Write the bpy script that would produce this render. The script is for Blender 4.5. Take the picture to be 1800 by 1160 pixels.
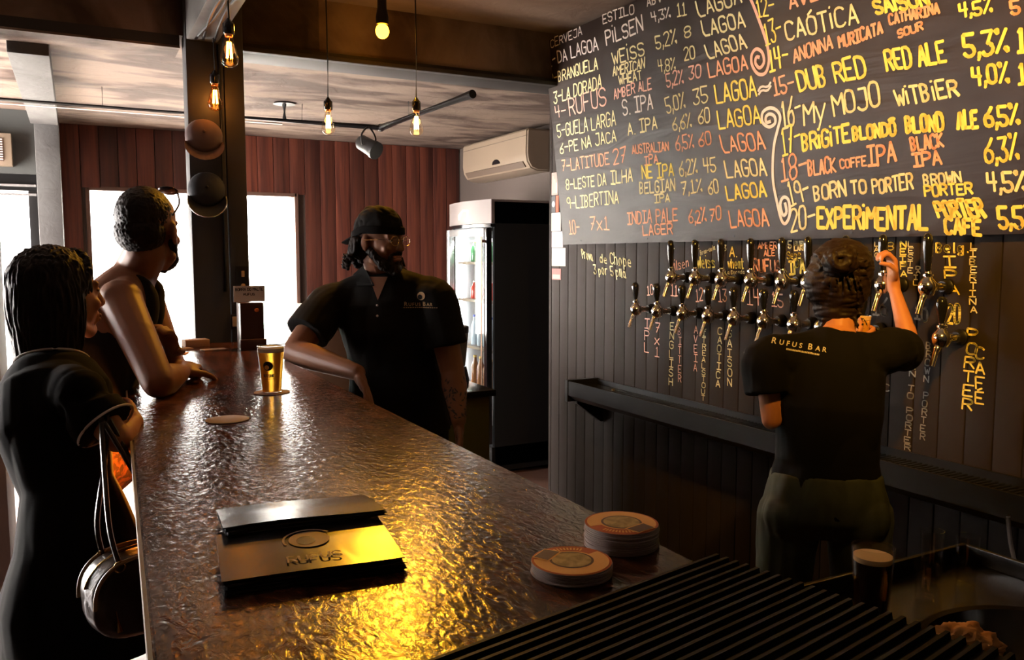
import bpy, bmesh, math, random
from mathutils import Vector, Matrix, noise
from mathutils.bvhtree import BVHTree
random.seed(7)
PI = math.pi
V = Vector
for o in list(bpy.data.objects): bpy.data.objects.remove(o)
scn = bpy.context.scene
COL = scn.collection

# ------------------------------------------------------------ camera
cd = bpy.data.cameras.new('camera'); cam = bpy.data.objects.new('camera', cd); COL.objects.link(cam)
cd.sensor_width = 36; cd.lens = 1453 / 1800 * 36; cd.clip_start = 0.02
cam.location = (0, 0, 1.51)
cam.rotation_euler = (PI / 2 - math.radians(5.11), 0, -math.radians(27.8))
scn.camera = cam

# ------------------------------------------------------------ world, sun, window light, exposure
w = bpy.data.worlds.new('world'); scn.world = w; w.use_nodes = True
bg = w.node_tree.nodes['Background']
bg.inputs[0].default_value = (1.0, 0.94, 0.91, 1); bg.inputs[1].default_value = 54.0
sd = bpy.data.lights.new('sun', 'SUN'); sd.energy = 75; sd.angle = 0.01; sd.color = (1, .95, .88)
so = bpy.data.objects.new('sun', sd); so.rotation_euler = V((.75, .30, -.59)).to_track_quat('-Z', 'Y').to_euler(); COL.objects.link(so)

def portal(loc, rot, sx, sy):
    l = bpy.data.lights.new('portal', 'AREA'); l.shape = 'RECTANGLE'; l.size = sx; l.size_y = sy
    l.cycles.is_portal = True
    o = bpy.data.objects.new('portal', l); o.location = loc; o.rotation_euler = rot; COL.objects.link(o)
portal((.88, 7.12, 1.37), (-PI / 2, 0, 0), 1.5, 1.24)
portal((-.65, 6.6, 1.0), (-PI / 2, 0, 0), .9, 1.9)
portal((-2.3, 5.2, 1.1), (0, -PI / 2, 0), 2.1, 1.6)

def lamp(name, loc, power, color, r=.03, kind='POINT', rot=None, angle=1.5, blend=.6):
    l = bpy.data.lights.new(name, kind); l.energy = power; l.color = color; l.shadow_soft_size = r
    if kind == 'SPOT': l.spot_size = angle; l.spot_blend = blend
    o = bpy.data.objects.new(name, l); o.location = loc
    if rot: o.rotation_euler = V(rot).to_track_quat('-Z', 'Y').to_euler()
    COL.objects.link(o); return o
AMBER = (1, .49, .06)
lamp('amber_lamp_light', (1.283, 3.66, 2.480), 62, (1, .43, .02), .035, 'SPOT', (-.25, -.80, -.62), 2.4, .5)
# bar spotlights of the same amber kind behind and above the camera, aimed at the chalkboard and the taps
lamp('amber_spot_light', (1.15, .55, 2.55), 300, AMBER, .04, 'SPOT', (1.35, 1.15, -.75), 1.25, .9)
lamp('under_bar_light', (.165, 2.35, .985), 14, (1, .27, .02), .03)
scn.view_settings.view_transform = 'Standard'; scn.view_settings.look = 'None'
scn.view_settings.gamma = 1; scn.view_settings.use_curve_mapping = False
scn.view_settings.exposure = 0.0

# ------------------------------------------------------------ materials
MATS = {}
def mat(name, col, rough=.6, metal=0, spec=.5, emis=None, estr=0, trans=0, ior=1.45, coat=0, bump=None, var=None, rand=0, alpha=1):
    """bump=(scale vec, strength, distance, detail); var=(scale vec, colour2, lo, hi)"""
    if name in MATS: return MATS[name]
    m = bpy.data.materials.new(name); m.use_nodes = True; MATS[name] = m
    nt = m.node_tree; N = nt.nodes; L = nt.links; b = N['Principled BSDF']
    b.inputs['Base Color'].default_value = (*col, 1); b.inputs['Roughness'].default_value = rough
    b.inputs['Metallic'].default_value = metal; b.inputs['Specular IOR Level'].default_value = spec
    b.inputs['Transmission Weight'].default_value = trans; b.inputs['IOR'].default_value = ior
    b.inputs['Coat Weight'].default_value = coat; b.inputs['Coat Roughness'].default_value = .12
    b.inputs['Alpha'].default_value = alpha
    if emis: b.inputs['Emission Color'].default_value = (*emis, 1); b.inputs['Emission Strength'].default_value = estr
    tc = N.new('ShaderNodeTexCoord'); src = tc.outputs['Object']
    if rand:
        oi = N.new('ShaderNodeObjectInfo'); ad = N.new('ShaderNodeVectorMath'); ad.operation = 'ADD'
        sc = N.new('ShaderNodeVectorMath'); sc.operation = 'SCALE'; sc.inputs[3].default_value = 37
        cb = N.new('ShaderNodeCombineXYZ')
        for i in range(3): L.new(oi.outputs['Random'], cb.inputs[i])
        L.new(cb.outputs[0], sc.inputs[0]); L.new(src, ad.inputs[0]); L.new(sc.outputs[0], ad.inputs[1]); src = ad.outputs[0]
    last = None
    if var:
        mp = N.new('ShaderNodeMapping'); mp.inputs['Scale'].default_value = var[0]; L.new(src, mp.inputs[0])
        nz = N.new('ShaderNodeTexNoise'); nz.inputs['Scale'].default_value = 1; nz.inputs['Detail'].default_value = 5
        nz.inputs['Distortion'].default_value = .8; L.new(mp.outputs[0], nz.inputs[0])
        rp = N.new('ShaderNodeMapRange'); rp.inputs[1].default_value = var[2]; rp.inputs[2].default_value = var[3]; L.new(nz.outputs[0], rp.inputs[0])
        mx = N.new('ShaderNodeMix'); mx.data_type = 'RGBA'; mx.inputs[6].default_value = (*col, 1); mx.inputs[7].default_value = (*var[1], 1)
        L.new(rp.outputs[0], mx.inputs[0]); last = mx.outputs[2]
    if rand:
        hs = N.new('ShaderNodeHueSaturation')
        if last: L.new(last, hs.inputs['Color'])
        else: hs.inputs['Color'].default_value = (*col, 1)
        mr = N.new('ShaderNodeMapRange'); mr.inputs[3].default_value = 1 - rand; mr.inputs[4].default_value = 1 + rand
        L.new(oi.outputs['Random'], mr.inputs[0]); L.new(mr.outputs[0], hs.inputs['Value']); last = hs.outputs[0]
    if last: L.new(last, b.inputs['Base Color'])
    if bump:
        mp = N.new('ShaderNodeMapping'); mp.inputs['Scale'].default_value = bump[0]; L.new(src, mp.inputs[0])
        nz = N.new('ShaderNodeTexNoise'); nz.inputs['Scale'].default_value = 1; nz.inputs['Detail'].default_value = bump[3]
        nz.inputs['Distortion'].default_value = 1.2; L.new(mp.outputs[0], nz.inputs[0])
        bp = N.new('ShaderNodeBump'); bp.inputs['Strength'].default_value = bump[1]; bp.inputs['Distance'].default_value = bump[2]
        L.new(nz.outputs[0], bp.inputs['Height']); L.new(bp.outputs[0], b.inputs['Normal'])
    return m

def glass_mat(name, tint=(1, 1, 1), ior=1.45):
    if name in MATS: return MATS[name]
    m = bpy.data.materials.new(name); m.use_nodes = True; MATS[name] = m
    nt = m.node_tree; N = nt.nodes; L = nt.links; N.remove(N['Principled BSDF']); out = N['Material Output']
    t = N.new('ShaderNodeBsdfTransparent'); t.inputs[0].default_value = (*tint, 1)
    g = N.new('ShaderNodeBsdfGlossy'); g.inputs['Roughness'].default_value = .03
    lw = N.new('ShaderNodeLayerWeight'); lw.inputs[0].default_value = .5
    pw = N.new('ShaderNodeMath'); pw.operation = 'POWER'; pw.inputs[1].default_value = 5; L.new(lw.outputs['Facing'], pw.inputs[0])
    f = N.new('ShaderNodeMath'); f.operation = 'MULTIPLY_ADD'; f.inputs[1].default_value = .9; f.inputs[2].default_value = .03; L.new(pw.outputs[0], f.inputs[0])
    mx = N.new('ShaderNodeMixShader'); L.new(f.outputs[0], mx.inputs[0]); L.new(t.outputs[0], mx.inputs[1]); L.new(g.outputs[0], mx.inputs[2])
    L.new(mx.outputs[0], out.inputs[0]); return m

M_CONC = mat('bare concrete', (.19, .135, .10), .85, bump=((9, 9, 9), .35, .02, 8), var=((1.6, 4.2, 2), (.055, .030, .019), .44, .60))
M_CONC2 = mat('grey painted concrete', (.085, .082, .077), .8, bump=((14, 14, 14), .3, .01, 6), var=((3, 3, 3), (.055, .05, .047), .4, .65))
M_BEAM = mat('black painted steel beam', (.022, .017, .015), .65, bump=((30, 30, 30), .1, .004, 4))
M_COLUMN = mat('charcoal painted pillar', (.035, .033, .034), .6, bump=((12, 12, 4), .15, .006, 5))
M_WOOD = mat('reddish brown stained plank', (.115, .029, .015), .48, bump=((60, 60, 3), .35, .004, 6), var=((22, 22, 1.2), (.045, .011, .007), .38, .68), rand=.38)
M_BEAD = mat('charcoal painted tongue and groove board', (.024, .018, .015), .62, spec=.10, bump=((26, 26, 6), .22, .003, 5), rand=.12)
M_WALL = mat('dark taupe painted plaster', (.07, .052, .042), .8, bump=((12, 12, 12), .2, .006, 5))
M_WALLG = mat('dark grey green plaster', (.05, .051, .046), .8, bump=((12, 12, 12), .2, .006, 5))
M_FLOOR = mat('reddish cement floor', (.13, .068, .046), .42, bump=((8, 8, 8), .15, .01, 6), var=((2, 2, 2), (.085, .042, .03), .4, .65))
M_BARTOP = mat('brown lacquered wood bar top', (.115, .036, .014), .15, spec=.7, bump=((85, 42, 60), .85, .0014, 10), var=((34, 13, 10), (.030, .009, .004), .42, .58))
M_BARBODY = mat('dark brown bar cladding', (.035, .018, .012), .5, bump=((30, 30, 4), .2, .004, 5))
M_BOARD = mat('matt black chalkboard paint', (.018, .0115, .009), .43, spec=.2, bump=((3, 1.6, 7), .5, .012, 3), var=((2, 3, 4), (.027, .018, .014), .45, .7))
M_WHITE = mat('white plastic', (.20, .15, .105), .35)
M_BLACKP = mat('glossy black plastic', (.008, .008, .009), .12, coat=.5)
M_BLACKM = mat('matt black metal', (.012, .011, .011), .38, metal=.3)
M_CHROME = mat('polished chrome', (.82, .80, .76), .12, metal=1)
M_STEEL = mat('dark brushed steel', (.10, .095, .09), .26, metal=.9)
M_SILVER = mat('silver plastic trim', (.55, .54, .53), .25, metal=.8)
M_BRASS = mat('brass', (.75, .5, .2), .25, metal=1)
M_RUBBER = mat('black rubber', (.006, .0055, .005), .55, spec=.25)
M_GLASS = glass_mat('clear thin glass')
M_PANE = glass_mat('window pane', (.97, .99, .98), 1.3)
M_SKIN = mat('light brown skin', (.25, .108, .058), .5, spec=.4, bump=((140, 140, 140), .1, .001, 3))
M_SKIN2 = mat('fair skin', (.46, .185, .08), .5, spec=.4, bump=((140, 140, 140), .1, .001, 3))
M_HAIR = mat('dark brown hair', (.012, .007, .005), .5, spec=.25, bump=((300, 300, 30), .6, .002, 3))
M_HAIR2 = mat('brown hair', (.014, .007, .0045), .5, spec=.25, bump=((300, 300, 30), .6, .002, 3))
M_BLACKC = mat('black cotton', (.005, .0045, .0045), .9, spec=.15, bump=((400, 400, 400), .1, .001, 2))
M_BLACKC2 = mat('charcoal black pique', (.010, .0095, .009), .88, spec=.2, bump=((500, 500, 500), .12, .001, 2))
M_TANK = mat('dark ribbed cotton', (.012, .011, .012), .88, spec=.2, bump=((300, 300, 10), .2, .001, 2))
M_JEANS = mat('olive denim', (.050, .060, .036), .8, bump=((400, 400, 400), .15, .001, 2), var=((20, 20, 8), (.03, .036, .024), .4, .7))
M_SHORTS = mat('rust cotton shorts', (.20, .06, .02), .85, var=((40, 40, 40), (.05, .02, .01), .45, .55))
M_TRIM = mat('off white trim', (.62, .55, .50), .7)
M_LEATHER = mat('brown black leather', (.035, .020, .012), .3, coat=.4, bump=((120, 120, 120), .3, .002, 4))
M_LENS = mat('dark sunglass lens', (.006, .006, .008), .06, coat=1)
M_EYE = mat('eye white', (.6, .55, .5), .2); M_IRIS = mat('dark iris', (.02, .01, .006), .1)
M_LIP = mat('lip', (.28, .10, .07), .45)
M_CHALKW = mat('white chalk ink', (.72, .66, .60), .8)
M_CHALKY = mat('yellow chalk ink', (.82, .66, .12), .8)
M_CHALKC = mat('pale yellow chalk ink', (.74, .66, .34), .8)
M_CHALKO = mat('orange chalk ink', (.74, .35, .20), .8)
M_CHALKP = mat('pink chalk ink', (.75, .42, .32), .8)
M_CHALKG = mat('faded grey chalk ink', (.25, .235, .21), .8)
INK = {'w': M_CHALKW, 'y': M_CHALKY, 'c': M_CHALKC, 'o': M_CHALKO, 'p': M_CHALKP, 'g': M_CHALKG}

# ------------------------------------------------------------ helpers
WL = {}
def wl(o): return WL.get(o.name, V((0, 0, 0)))
def link(name, me, m, parent=None):
    o = bpy.data.objects.new(name, me); COL.objects.link(o)
    if m and not me.materials: me.materials.append(m)
    if parent is not None:
        o.parent = parent; WL[o.name] = wl(parent)
    return o
def obj(name, bm, m, parent=None, smooth=True, kind=None, ang=40):
    """link a world-space bmesh as one object (moved into the parent's frame)"""
    me = bpy.data.meshes.new(name)
    if parent is not None: bmesh.ops.translate(bm, verts=bm.verts, vec=-wl(parent))
    bmesh.ops.recalc_face_normals(bm, faces=bm.faces)
    if smooth:
        for f in bm.faces: f.smooth = True
        ca = math.radians(ang)
        for e in bm.edges:
            if len(e.link_faces) == 2 and e.calc_face_angle(0) > ca: e.smooth = False
    bm.to_mesh(me); bm.free()
    o = link(name, me, m, parent)
    if kind: o['kind'] = kind
    return o
def thing(name, label, cat, loc=(0, 0, 0), group=None):
    o = bpy.data.objects.new(name, None); COL.objects.link(o); o.location = loc; o.empty_display_size = .05
    WL[o.name] = V(loc); o['label'] = label; o['category'] = cat
    if group: o['group'] = group
    return o
def tag(o, label, cat, group=None):
    o['label'] = label; o['category'] = cat
    if group: o['group'] = group
    return o
def copy_tree(o, loc=None, parent=None):
    c = o.copy(); COL.objects.link(c)
    if parent is not None: c.parent = parent
    if loc is not None: c.location = loc
    for ch in list(o.children): copy_tree(ch, None, c)
    return c
BM = bmesh.new
def box(bm, lo, hi, rotz=0, bev=0):
    lo = V(lo); hi = V(hi); c = (lo + hi) / 2; s = hi - lo
    M = Matrix.Translation(c) @ Matrix.Rotation(rotz, 4, 'Z') @ Matrix.Diagonal((*s, 1))
    r = bmesh.ops.create_cube(bm, size=1, matrix=M)
    if bev: 
        es = list({e for v in r['verts'] for e in v.link_edges})
        bmesh.ops.bevel(bm, geom=es, offset=bev, segments=2, affect='EDGES', profile=.6)
    return bm
def obox(name, lo, hi, m, parent=None, bev=0, rotz=0, kind=None):
    return obj(name, box(BM(), lo, hi, rotz, bev), m, parent, kind=kind)
def frame_of(d):
    d = V(d).normalized(); up = V((0, 0, 1)) if abs(d.z) < .95 else V((1, 0, 0))
    a = d.cross(up).normalized(); return a, a.cross(d).normalized(), d
def rings(bm, R, cap=True):
    vs = [[bm.verts.new(p) for p in r] for r in R]
    n = len(vs[0])
    for a, b in zip(vs, vs[1:]):
        for i in range(n): bm.faces.new((a[i], a[(i + 1) % n], b[(i + 1) % n], b[i]))
    if cap:
        bm.faces.new(vs[0][::-1]); bm.faces.new(vs[-1])
    return bm
def tube(bm, pts, rad, n=10, cap=True):
    pts = [V(p) for p in pts]
    if not hasattr(rad, '__len__'): rad = [rad] * len(pts)
    R = []; pa = None
    for i, p in enumerate(pts):
        d = (pts[min(i + 1, len(pts) - 1)] - pts[max(i - 1, 0)]).normalized()
        if pa is None: a, b, _ = frame_of(d)
        else:
            a = (pa - d * pa.dot(d)); a = a.normalized() if a.length > 1e-5 else frame_of(d)[0]; b = d.cross(a)
        pa = a
        R.append([p + (a * math.cos(t) + b * math.sin(t)) * rad[i] for t in [2 * PI * k / n for k in range(n)]])
    return rings(bm, R, cap)
def spline(pts, sub=6):
    pts = [V(p) for p in pts]; P = [pts[0]] + pts + [pts[-1]]; out = []
    for i in range(1, len(P) - 2):
        for k in range(sub):
            t = k / sub; a, b, c, d = P[i - 1], P[i], P[i + 1], P[i + 2]
            out.append(.5 * ((2 * b) + (c - a) * t + (2 * a - 5 * b + 4 * c - d) * t * t + (3 * b - a - 3 * c + d) * t ** 3))
    out.append(pts[-1]); return out
def lathe(bm, prof, c=(0, 0, 0), axis=(0, 0, 1), n=24, cap=True):
    """prof = [(radius, height)]"""
    a, b, d = frame_of(axis); c = V(c)
    return rings(bm, [[c + d * h + (a * math.cos(t) + b * math.sin(t)) * max(r, 1e-4) for t in [2 * PI * k / n for k in range(n)]] for r, h in prof], cap)
def cyl(bm, p0, p1, r0, r1=None, n=16):
    r1 = r0 if r1 is None else r1
    return tube(bm, [p0, p1], [r0, r1], n)
def sph(bm, c, r, M=None, seg=14):
    r = r if hasattr(r, '__len__') else (r, r, r)
    T = Matrix.Translation(V(c)) @ (M if M is not None else Matrix.Identity(4)) @ Matrix.Diagonal((*r, 1))
    bmesh.ops.create_uvsphere(bm, u_segments=seg, v_segments=max(6, seg // 2 + 2), radius=1, matrix=T); return bm
def capsule(bm, p0, p1, r0, r1, n=14):
    p0 = V(p0); p1 = V(p1); d = p1 - p0; L = d.length
    if L < 1e-5: return sph(bm, p0, r0)
    d /= L; a, b, _ = frame_of(d); R = []
    for k in range(1, 5):
        t = PI / 2 * (1 - k / 4 * 1.0); R.append((p0 - d * r0 * math.sin(t), max(r0 * math.cos(t), r0 * .05)))
    R = [(p0 - d * r0, r0 * .12)] + R + [(p0 + d * L * .33, r0 * .67 + r1 * .33), (p0 + d * L * .66, r0 * .34 + r1 * .66)]
    for k in range(0, 4):
        t = PI / 2 * k / 4; R.append((p1 + d * r1 * math.sin(t), r1 * math.cos(t)))
    R.append((p1 + d * r1, r1 * .12))
    return rings(bm, [[p + (a * math.cos(t) + b * math.sin(t)) * r for t in [2 * PI * k / n for k in range(n)]] for p, r in R])
def prism(bm, poly, vec):
    a = [bm.verts.new(V(p)) for p in poly]; b = [bm.verts.new(V(p) + V(vec)) for p in poly]; n = len(a)
    bm.faces.new(a[::-1]); bm.faces.new(b)
    for i in range(n): bm.faces.new((a[i], a[(i + 1) % n], b[(i + 1) % n], b[i]))
    return bm

# ------------------------------------------------------------ hand lettering (own single-stroke alphabet)
G = {
'A':"00 26 40|12 32",'B':"00 06 26 35 34 23 03|23 32 31 20 00",'C':"45 36 16 05 01 10 30 41",'D':"00 06 26 45 41 20 00",'E':"46 06 00 40|03 33",
'F':"46 06 00|03 33",'G':"45 36 16 05 01 10 30 41 43 23",'H':"00 06|40 46|03 43",'I':"06 46|26 20|00 40",'i':"20 25|27 27.2",'J':"16 46 41 30 10 01",
'K':"00 06|46 03 40",'L':"06 00 40",'M':"00 06 23 46 40",'N':"00 06 40 46",'O':"16 05 01 10 30 41 45 36 16",'P':"00 06 36 45 44 33 03",
'Q':"16 05 01 10 30 41 45 36 16|22 40",'R':"00 06 36 45 44 33 03|23 40",'S':"45 36 16 05 04 13 33 42 41 30 10 01",'T':"06 46|26 20",
'U':"06 01 10 30 41 46",'V':"06 20 46",'W':"06 10 24 30 46",'X':"06 40|00 46",'Y':"06 23 46|23 20",'Z':"06 46 00 40",
'0':"16 05 01 10 30 41 45 36 16",'1':"15 26 20|00 40",'2':"05 16 36 45 44 00 40",'3':"06 46 23 33 42 41 30 10 01",'4':"06 03 43|36 30",
'5':"46 06 03 33 42 41 30 10 01",'6':"46 24 03 01 10 30 41 42 33 13 02",'7':"06 46 10|13 33",'8':"13 04 05 16 36 45 44 33 13 02 01 10 30 41 42 33",
'9':"41 45 36 16 05 04 13 33 44|45 40",'%':"00 46|06 15 16 06|41 40 31 41",'-':"03 43",',':"11 10 0.2,-1",'.':"10 10.2",'~':"02 14 32 44|00 12 30 42",
'a':"33 14 03 01 10 31|34 30 40",'b':"06 00 20 31 33 24 04",'c':"33 24 14 03 01 10 30",'d':"33 14 03 01 10 31|36 30",'e':"02 32 33 24 14 03 01 10 30",
'g':"33 14 03 01 10 31|34 3,-2 1,-2 0,-1",'h':"06 00|03 24 33 30",'l':"16 10 20",'n':"04 00|03 24 33 30",'o':"14 03 01 10 20 31 33 24 14",
'p':"04 0,-2|03 24 33 31 20 00",'r':"04 00|02 14 34",'s':"33 24 04 03 12 22 31 30 00",'t':"16 10 30|04 34",'u':"04 01 10 30|34 30",'v':"04 20 44",'w':"04 10 23 30 44",'x':"04 40|00 44",'y':"04 20|44 1,-2",
}
ACC = {'Ó': ('O', "16.8 38"), 'É': ('E', "16.8 38"), 'Ô': ('O', "07 28 47")}
def gpts(s):
    out = []
    for st in s.split('|'):
        P = []
        for t in st.split():
            if ',' in t: x, y = t.split(','); P.append((float(x), float(y)))
            else: P.append((float(t[0]), float(t[1:])))
        if len(P) == 2 and abs(P[0][0] - P[1][0]) < .01 and abs(P[0][1] - P[1][1]) < .3: P[1] = (P[0][0] + .3, P[0][1] + .3)
        out.append(P)
    return out
def glyph(ch):
    if ch in ACC: b, a = ACC[ch]; return gpts(G[b]) + gpts(a)
    return gpts(G.get(ch, G['-']))
def smooth_poly(P):
    if len(P) < 3: return P
    out = [P[0]]
    for i in range(1, len(P) - 1):
        a, b, c = V(P[i - 1]), V(P[i]), V(P[i + 1])
        t = (b - a).normalized().dot((c - b).normalized())
        if t > .25:
            out += [tuple(b + (a - b) * .3), tuple(b * .75 + (a + c) * .125), tuple(b + (c - b) * .3)]
        else: out.append(tuple(b))
    out.append(P[-1]); return out
RL = random.Random(3)
def strokes(bm, polys, f, w, n, lift):
    """polys in glyph space; f maps to 3D; ribbon of width w lying on surface with normal n"""
    for P in polys:
        Q = [f(x + RL.uniform(-.13, .13), y + RL.uniform(-.13, .13)) for x, y in P]
        Q = [V(q) for q in smooth_poly([tuple(q) for q in Q])]
        for i in range(len(Q) - 1):
            a, b = Q[i], Q[i + 1]; d = b - a
            if d.length < 1e-5: continue
            d.normalize(); s = n.cross(d).normalized() * w * RL.uniform(.42, .56)
            e = d * w * .3
            vs = [bm.verts.new(p + n * lift) for p in (a - e * .7 - s * .7, a - e - s * 0 , a - e * .7 + s * .7, b + e * .7 + s * .7, b + e, b + e * .7 - s * .7)]
            vs2 = [a - s, a + s, b + s, b - s]
            vs2 = [bm.verts.new(p + n * lift) for p in vs2]
            bm.faces.new((vs[0], vs[1], vs[2], vs2[1], vs2[0])); bm.faces.new(vs2); bm.faces.new((vs2[3], vs2[2], vs[3], vs[4], vs[5]))
ADV = {'i': 2.2, '.': 2, ',': 1.8, ' ': 3, 'l': 3, 'I': 5, 'M': 5.6, 'W': 5.6, '1': 5}
def write(text, q, fr, w, ink, parent, lift=.0015):
    """q=(baseline start, baseline end, cap top above start) in plane coords; fr=(origin, S, T, N)"""
    O, S, T, Nn = fr; p0, p1, p2 = [O + S * a + T * b for a, b in q]
    adv = [ADV.get(c, 5.3) for c in text]; tot = sum(adv) - 1.3
    ex = (p1 - p0) / tot; ey = (p2 - p0) / 6; x = 0; bm = BM()
    for c, a in zip(text, adv):
        if c != ' ':
            sc = .92 if c in 'MW' else .8; x0 = x
            dy = RL.uniform(-.25, .25); ks = RL.uniform(.92, 1.08)
            wd = (a - 1.0) / 4 if c in 'MWI1' else 1.0
            if c in 'i.,l': wd = .55
            off = -.8 if c in 'i' else 0
            strokes(bm, glyph(c), lambda gx, gy: p0 + ex * (x0 + off + gx * wd) + ey * (gy * ks + dy), w, Nn, lift)
        x += a
    return obj('lettering', bm, INK[ink], parent, smooth=False)
def write_down(text, q, wid, fr, w, ink, parent, lift=.0015):
    """letters stacked from q[0] (top) to q[1] (bottom)"""
    O, S, T, Nn = fr; a, b = [O + S * x + T * y for x, y in q]; n = len(text); st = (b - a) / n; bm = BM()
    ey = -st * .78 / 6; ex = S * wid / 4
    for i, c in enumerate(text):
        if c == ' ': continue
        p0 = a + st * (i + .86) - S * wid / 2 + S * RL.uniform(-.1, .1) * wid
        strokes(bm, glyph(c), lambda gx, gy: p0 + ex * gx + ey * gy, w, Nn, lift)
    return obj('lettering', bm, INK[ink], parent, smooth=False)

# ============================================================ SETTING
YB = 7.0; XR = 3.15; ZC = 2.48; ZF = 2.72
def struct(name, lo, hi, m, parent=None, bev=0): return obox(name, lo, hi, m, parent, bev, kind='structure')
struct('floor', (-2.4, -2.5, -.1), (XR + .15, YB, 0), M_FLOOR)
struct('ceiling', (-2.4, -2.5, ZF), (XR + .15, 4.0, ZF + .12), mat('brown stained ceiling', (.26, .20, .155), .8, bump=((9, 9, 9), .3, .02, 8), var=((1.3, 2.6, 2), (.16, .115, .085), .38, .66)))
struct('ceiling_rear', (-2.4, 4.0, ZC), (XR + .15, YB + .15, ZF + .12), M_CONC)
# rear wall: a core with a window opening, clad in stained planks
wb = struct('wall_back', (-.08, YB + .02, 0), (.10, YB + .15, ZC), M_WALL)
struct('wall_back_core', (1.66, YB + .02, 0), (XR + .15, YB + .15, ZC), M_WALL, wb)
struct('wall_back_core', (.10, YB + .02, 0), (1.66, YB + .15, .74), M_WALL, wb)
struct('wall_back_core', (.10, YB + .02, 2.02), (1.66, YB + .15, ZC), M_WALL, wb)
PW = .128; x = -.06; rp = random.Random(11)
while x < XR - .01:
    x1 = min(x + PW - .004, XR)
    segs = [(0, ZC - .002)] if (x1 < .11 or x > 1.66) else [(0, .74), (2.02, ZC - .002)]
    for z0, z1 in segs:
        a, b = x, x1
        if len(segs) == 1 and x < .11 and x1 > .10: b = .10
        if b - a > .01: obox('plank', (a, YB - .008 - rp.uniform(0, .005), z0), (b, YB + .02, z1), M_WOOD, wb, bev=.0022)
    x += PW
# main window
win = obox('window_1', (.12, YB + .05, .76), (1.64, YB + .06, .775), M_BLACKM); win['kind'] = 'structure'
for lo, hi in (((.10, YB - .012, 2.0), (1.66, YB + .12, 2.03)), ((.10, YB - .012, .73), (1.66, YB + .12, .76)), ((.09, YB - .012, .73), (.12, YB + .12, 2.03)), ((1.64, YB - .012, .73), (1.67, YB + .12, 2.03)), ((1.06, YB + .03, .76), (1.12, YB + .09, 2.0)), ((.88, YB + .04, .76), (.92, YB + .08, 2.0))):
    obox('window_frame', lo, hi, mat('window frame brown', (.13, .07, .05), .5), win, bev=.003)
obox('window_pane', (.12, YB + .055, .76), (.88, YB + .060, 2.0), M_PANE, win)
obox('window_pane', (.92, YB + .055, .76), (1.64, YB + .060, 2.0), M_PANE, win)
obox('sill', (.06, YB - .07, .70), (1.70, YB - .012, .73), mat('window frame brown', (.13, .07, .05), .5), win, bev=.004)
# right wall, left walls
struct('wall_right', (XR, -2.5, 0), (XR + .15, YB, ZF), M_WALL)
struct('wall_front', (-2.4, -2.65, 0), (XR + .15, -2.5, ZF), M_WALL)
wlft = struct('wall_left', (-2.4, -2.5, 0), (-2.25, 4.2, ZF), M_WALLG)
struct('wall_left_header', (-2.4, 4.2, 2.2), (-2.25, 6.62, ZC), M_WALLG, wlft)
struct('wall_left_rear', (-2.4, 6.2, 0), (-2.25, 6.62, 2.2), M_WALLG, wlft)
# recessed rear left bay with glazed door
YD = 6.5
wr = struct('wall_rear_left', (-2.4, YD, 2.06), (-.20, YD + .12, ZC), M_WALLG)
struct('wall_rear_left_pier', (-2.4, YD, 0), (-1.2, YD + .12, 2.06), M_WALLG, wr)
struct('trim_1', (-.20, 6.35, 0), (-.06, YB + .15, ZC), M_CONC2, bev=.006)      # rear pillar
struct('trim_2', (-.22, 4.2, 2.375), (-.06, 6.35, ZC), M_CONC2, bev=.006)       # beam along the left side
dr = obox('door_1', (-1.2, YD + .05, 0), (-.20, YD + .09, .12), M_BLACKM, bev=.004); dr['kind'] = 'structure'
for lo, hi in (((-1.2, YD + .04, 1.95), (-.20, YD + .10, 2.06)), ((-1.2, YD + .04, .12), (-1.13, YD + .10, 1.95)), ((-.26, YD + .04, .12), (-.20, YD + .10, 1.95)), ((-.72, YD + .04, .12), (-.66, YD + .10, 1.95))):
    obox('door_frame', lo, hi, M_BLACKM, dr, bev=.003)
obox('transom_bar', (-1.13, YD + .0, 1.975), (-.21, YD + .04, 1.99), M_SILVER, dr)
obox('transom_bar', (-1.13, YD + .0, 1.915), (-.21, YD + .04, 1.93), M_SILVER, dr)
obox('door_pane', (-1.13, YD + .065, .12), (-.72, YD + .07, 1.95), M_PANE, dr)
obox('door_pane', (-.66, YD + .065, .12), (-.26, YD + .07, 1.95), M_PANE, dr)
struct('trim_3', (-.66, 3.82, 0), (-.278, 4.2, ZF), mat('grey mauve concrete', (.20, .18, .18), .75, bump=((12, 12, 12), .3, .01, 6)), bev=.006)   # near left pillar
# cross beam and its perpendicular
struct('trim_4', (-.278, 4.0, 2.435), (.45, 4.2, ZF), M_BEAM, bev=.004)
struct('trim_5', (.71, 4.0, 2.435), (XR, 4.2, ZF), M_BEAM, bev=.004)
obox('beam_flange', (.71, 3.96, 2.435), (XR, 4.0, 2.455), M_BEAM, bpy.data.objects['trim_5'], bev=.003)
obox('soffit', (-.278, 4.0, 2.425), (.45, 4.2, 2.435), M_CONC, bpy.data.objects['trim_4'])
struct('trim_6', (.47, -2.5, 2.45), (.60, 3.95, ZF), M_CONC2, bev=.006)
# pillar at the end of the bar
pil = struct('trim_7', (.465, 3.93, 0), (.62, 4.06, ZF), M_COLUMN, bev=.006)
obox('pillar_board', (.626, 3.94, 0), (.71, 4.06, ZF), M_COLUMN, pil, bev=.006)
obj('conduit', cyl(BM(), (.60, 3.92, 1.35), (.60, 3.92, 2.44), .009), M_BLACKM, pil)
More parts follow.
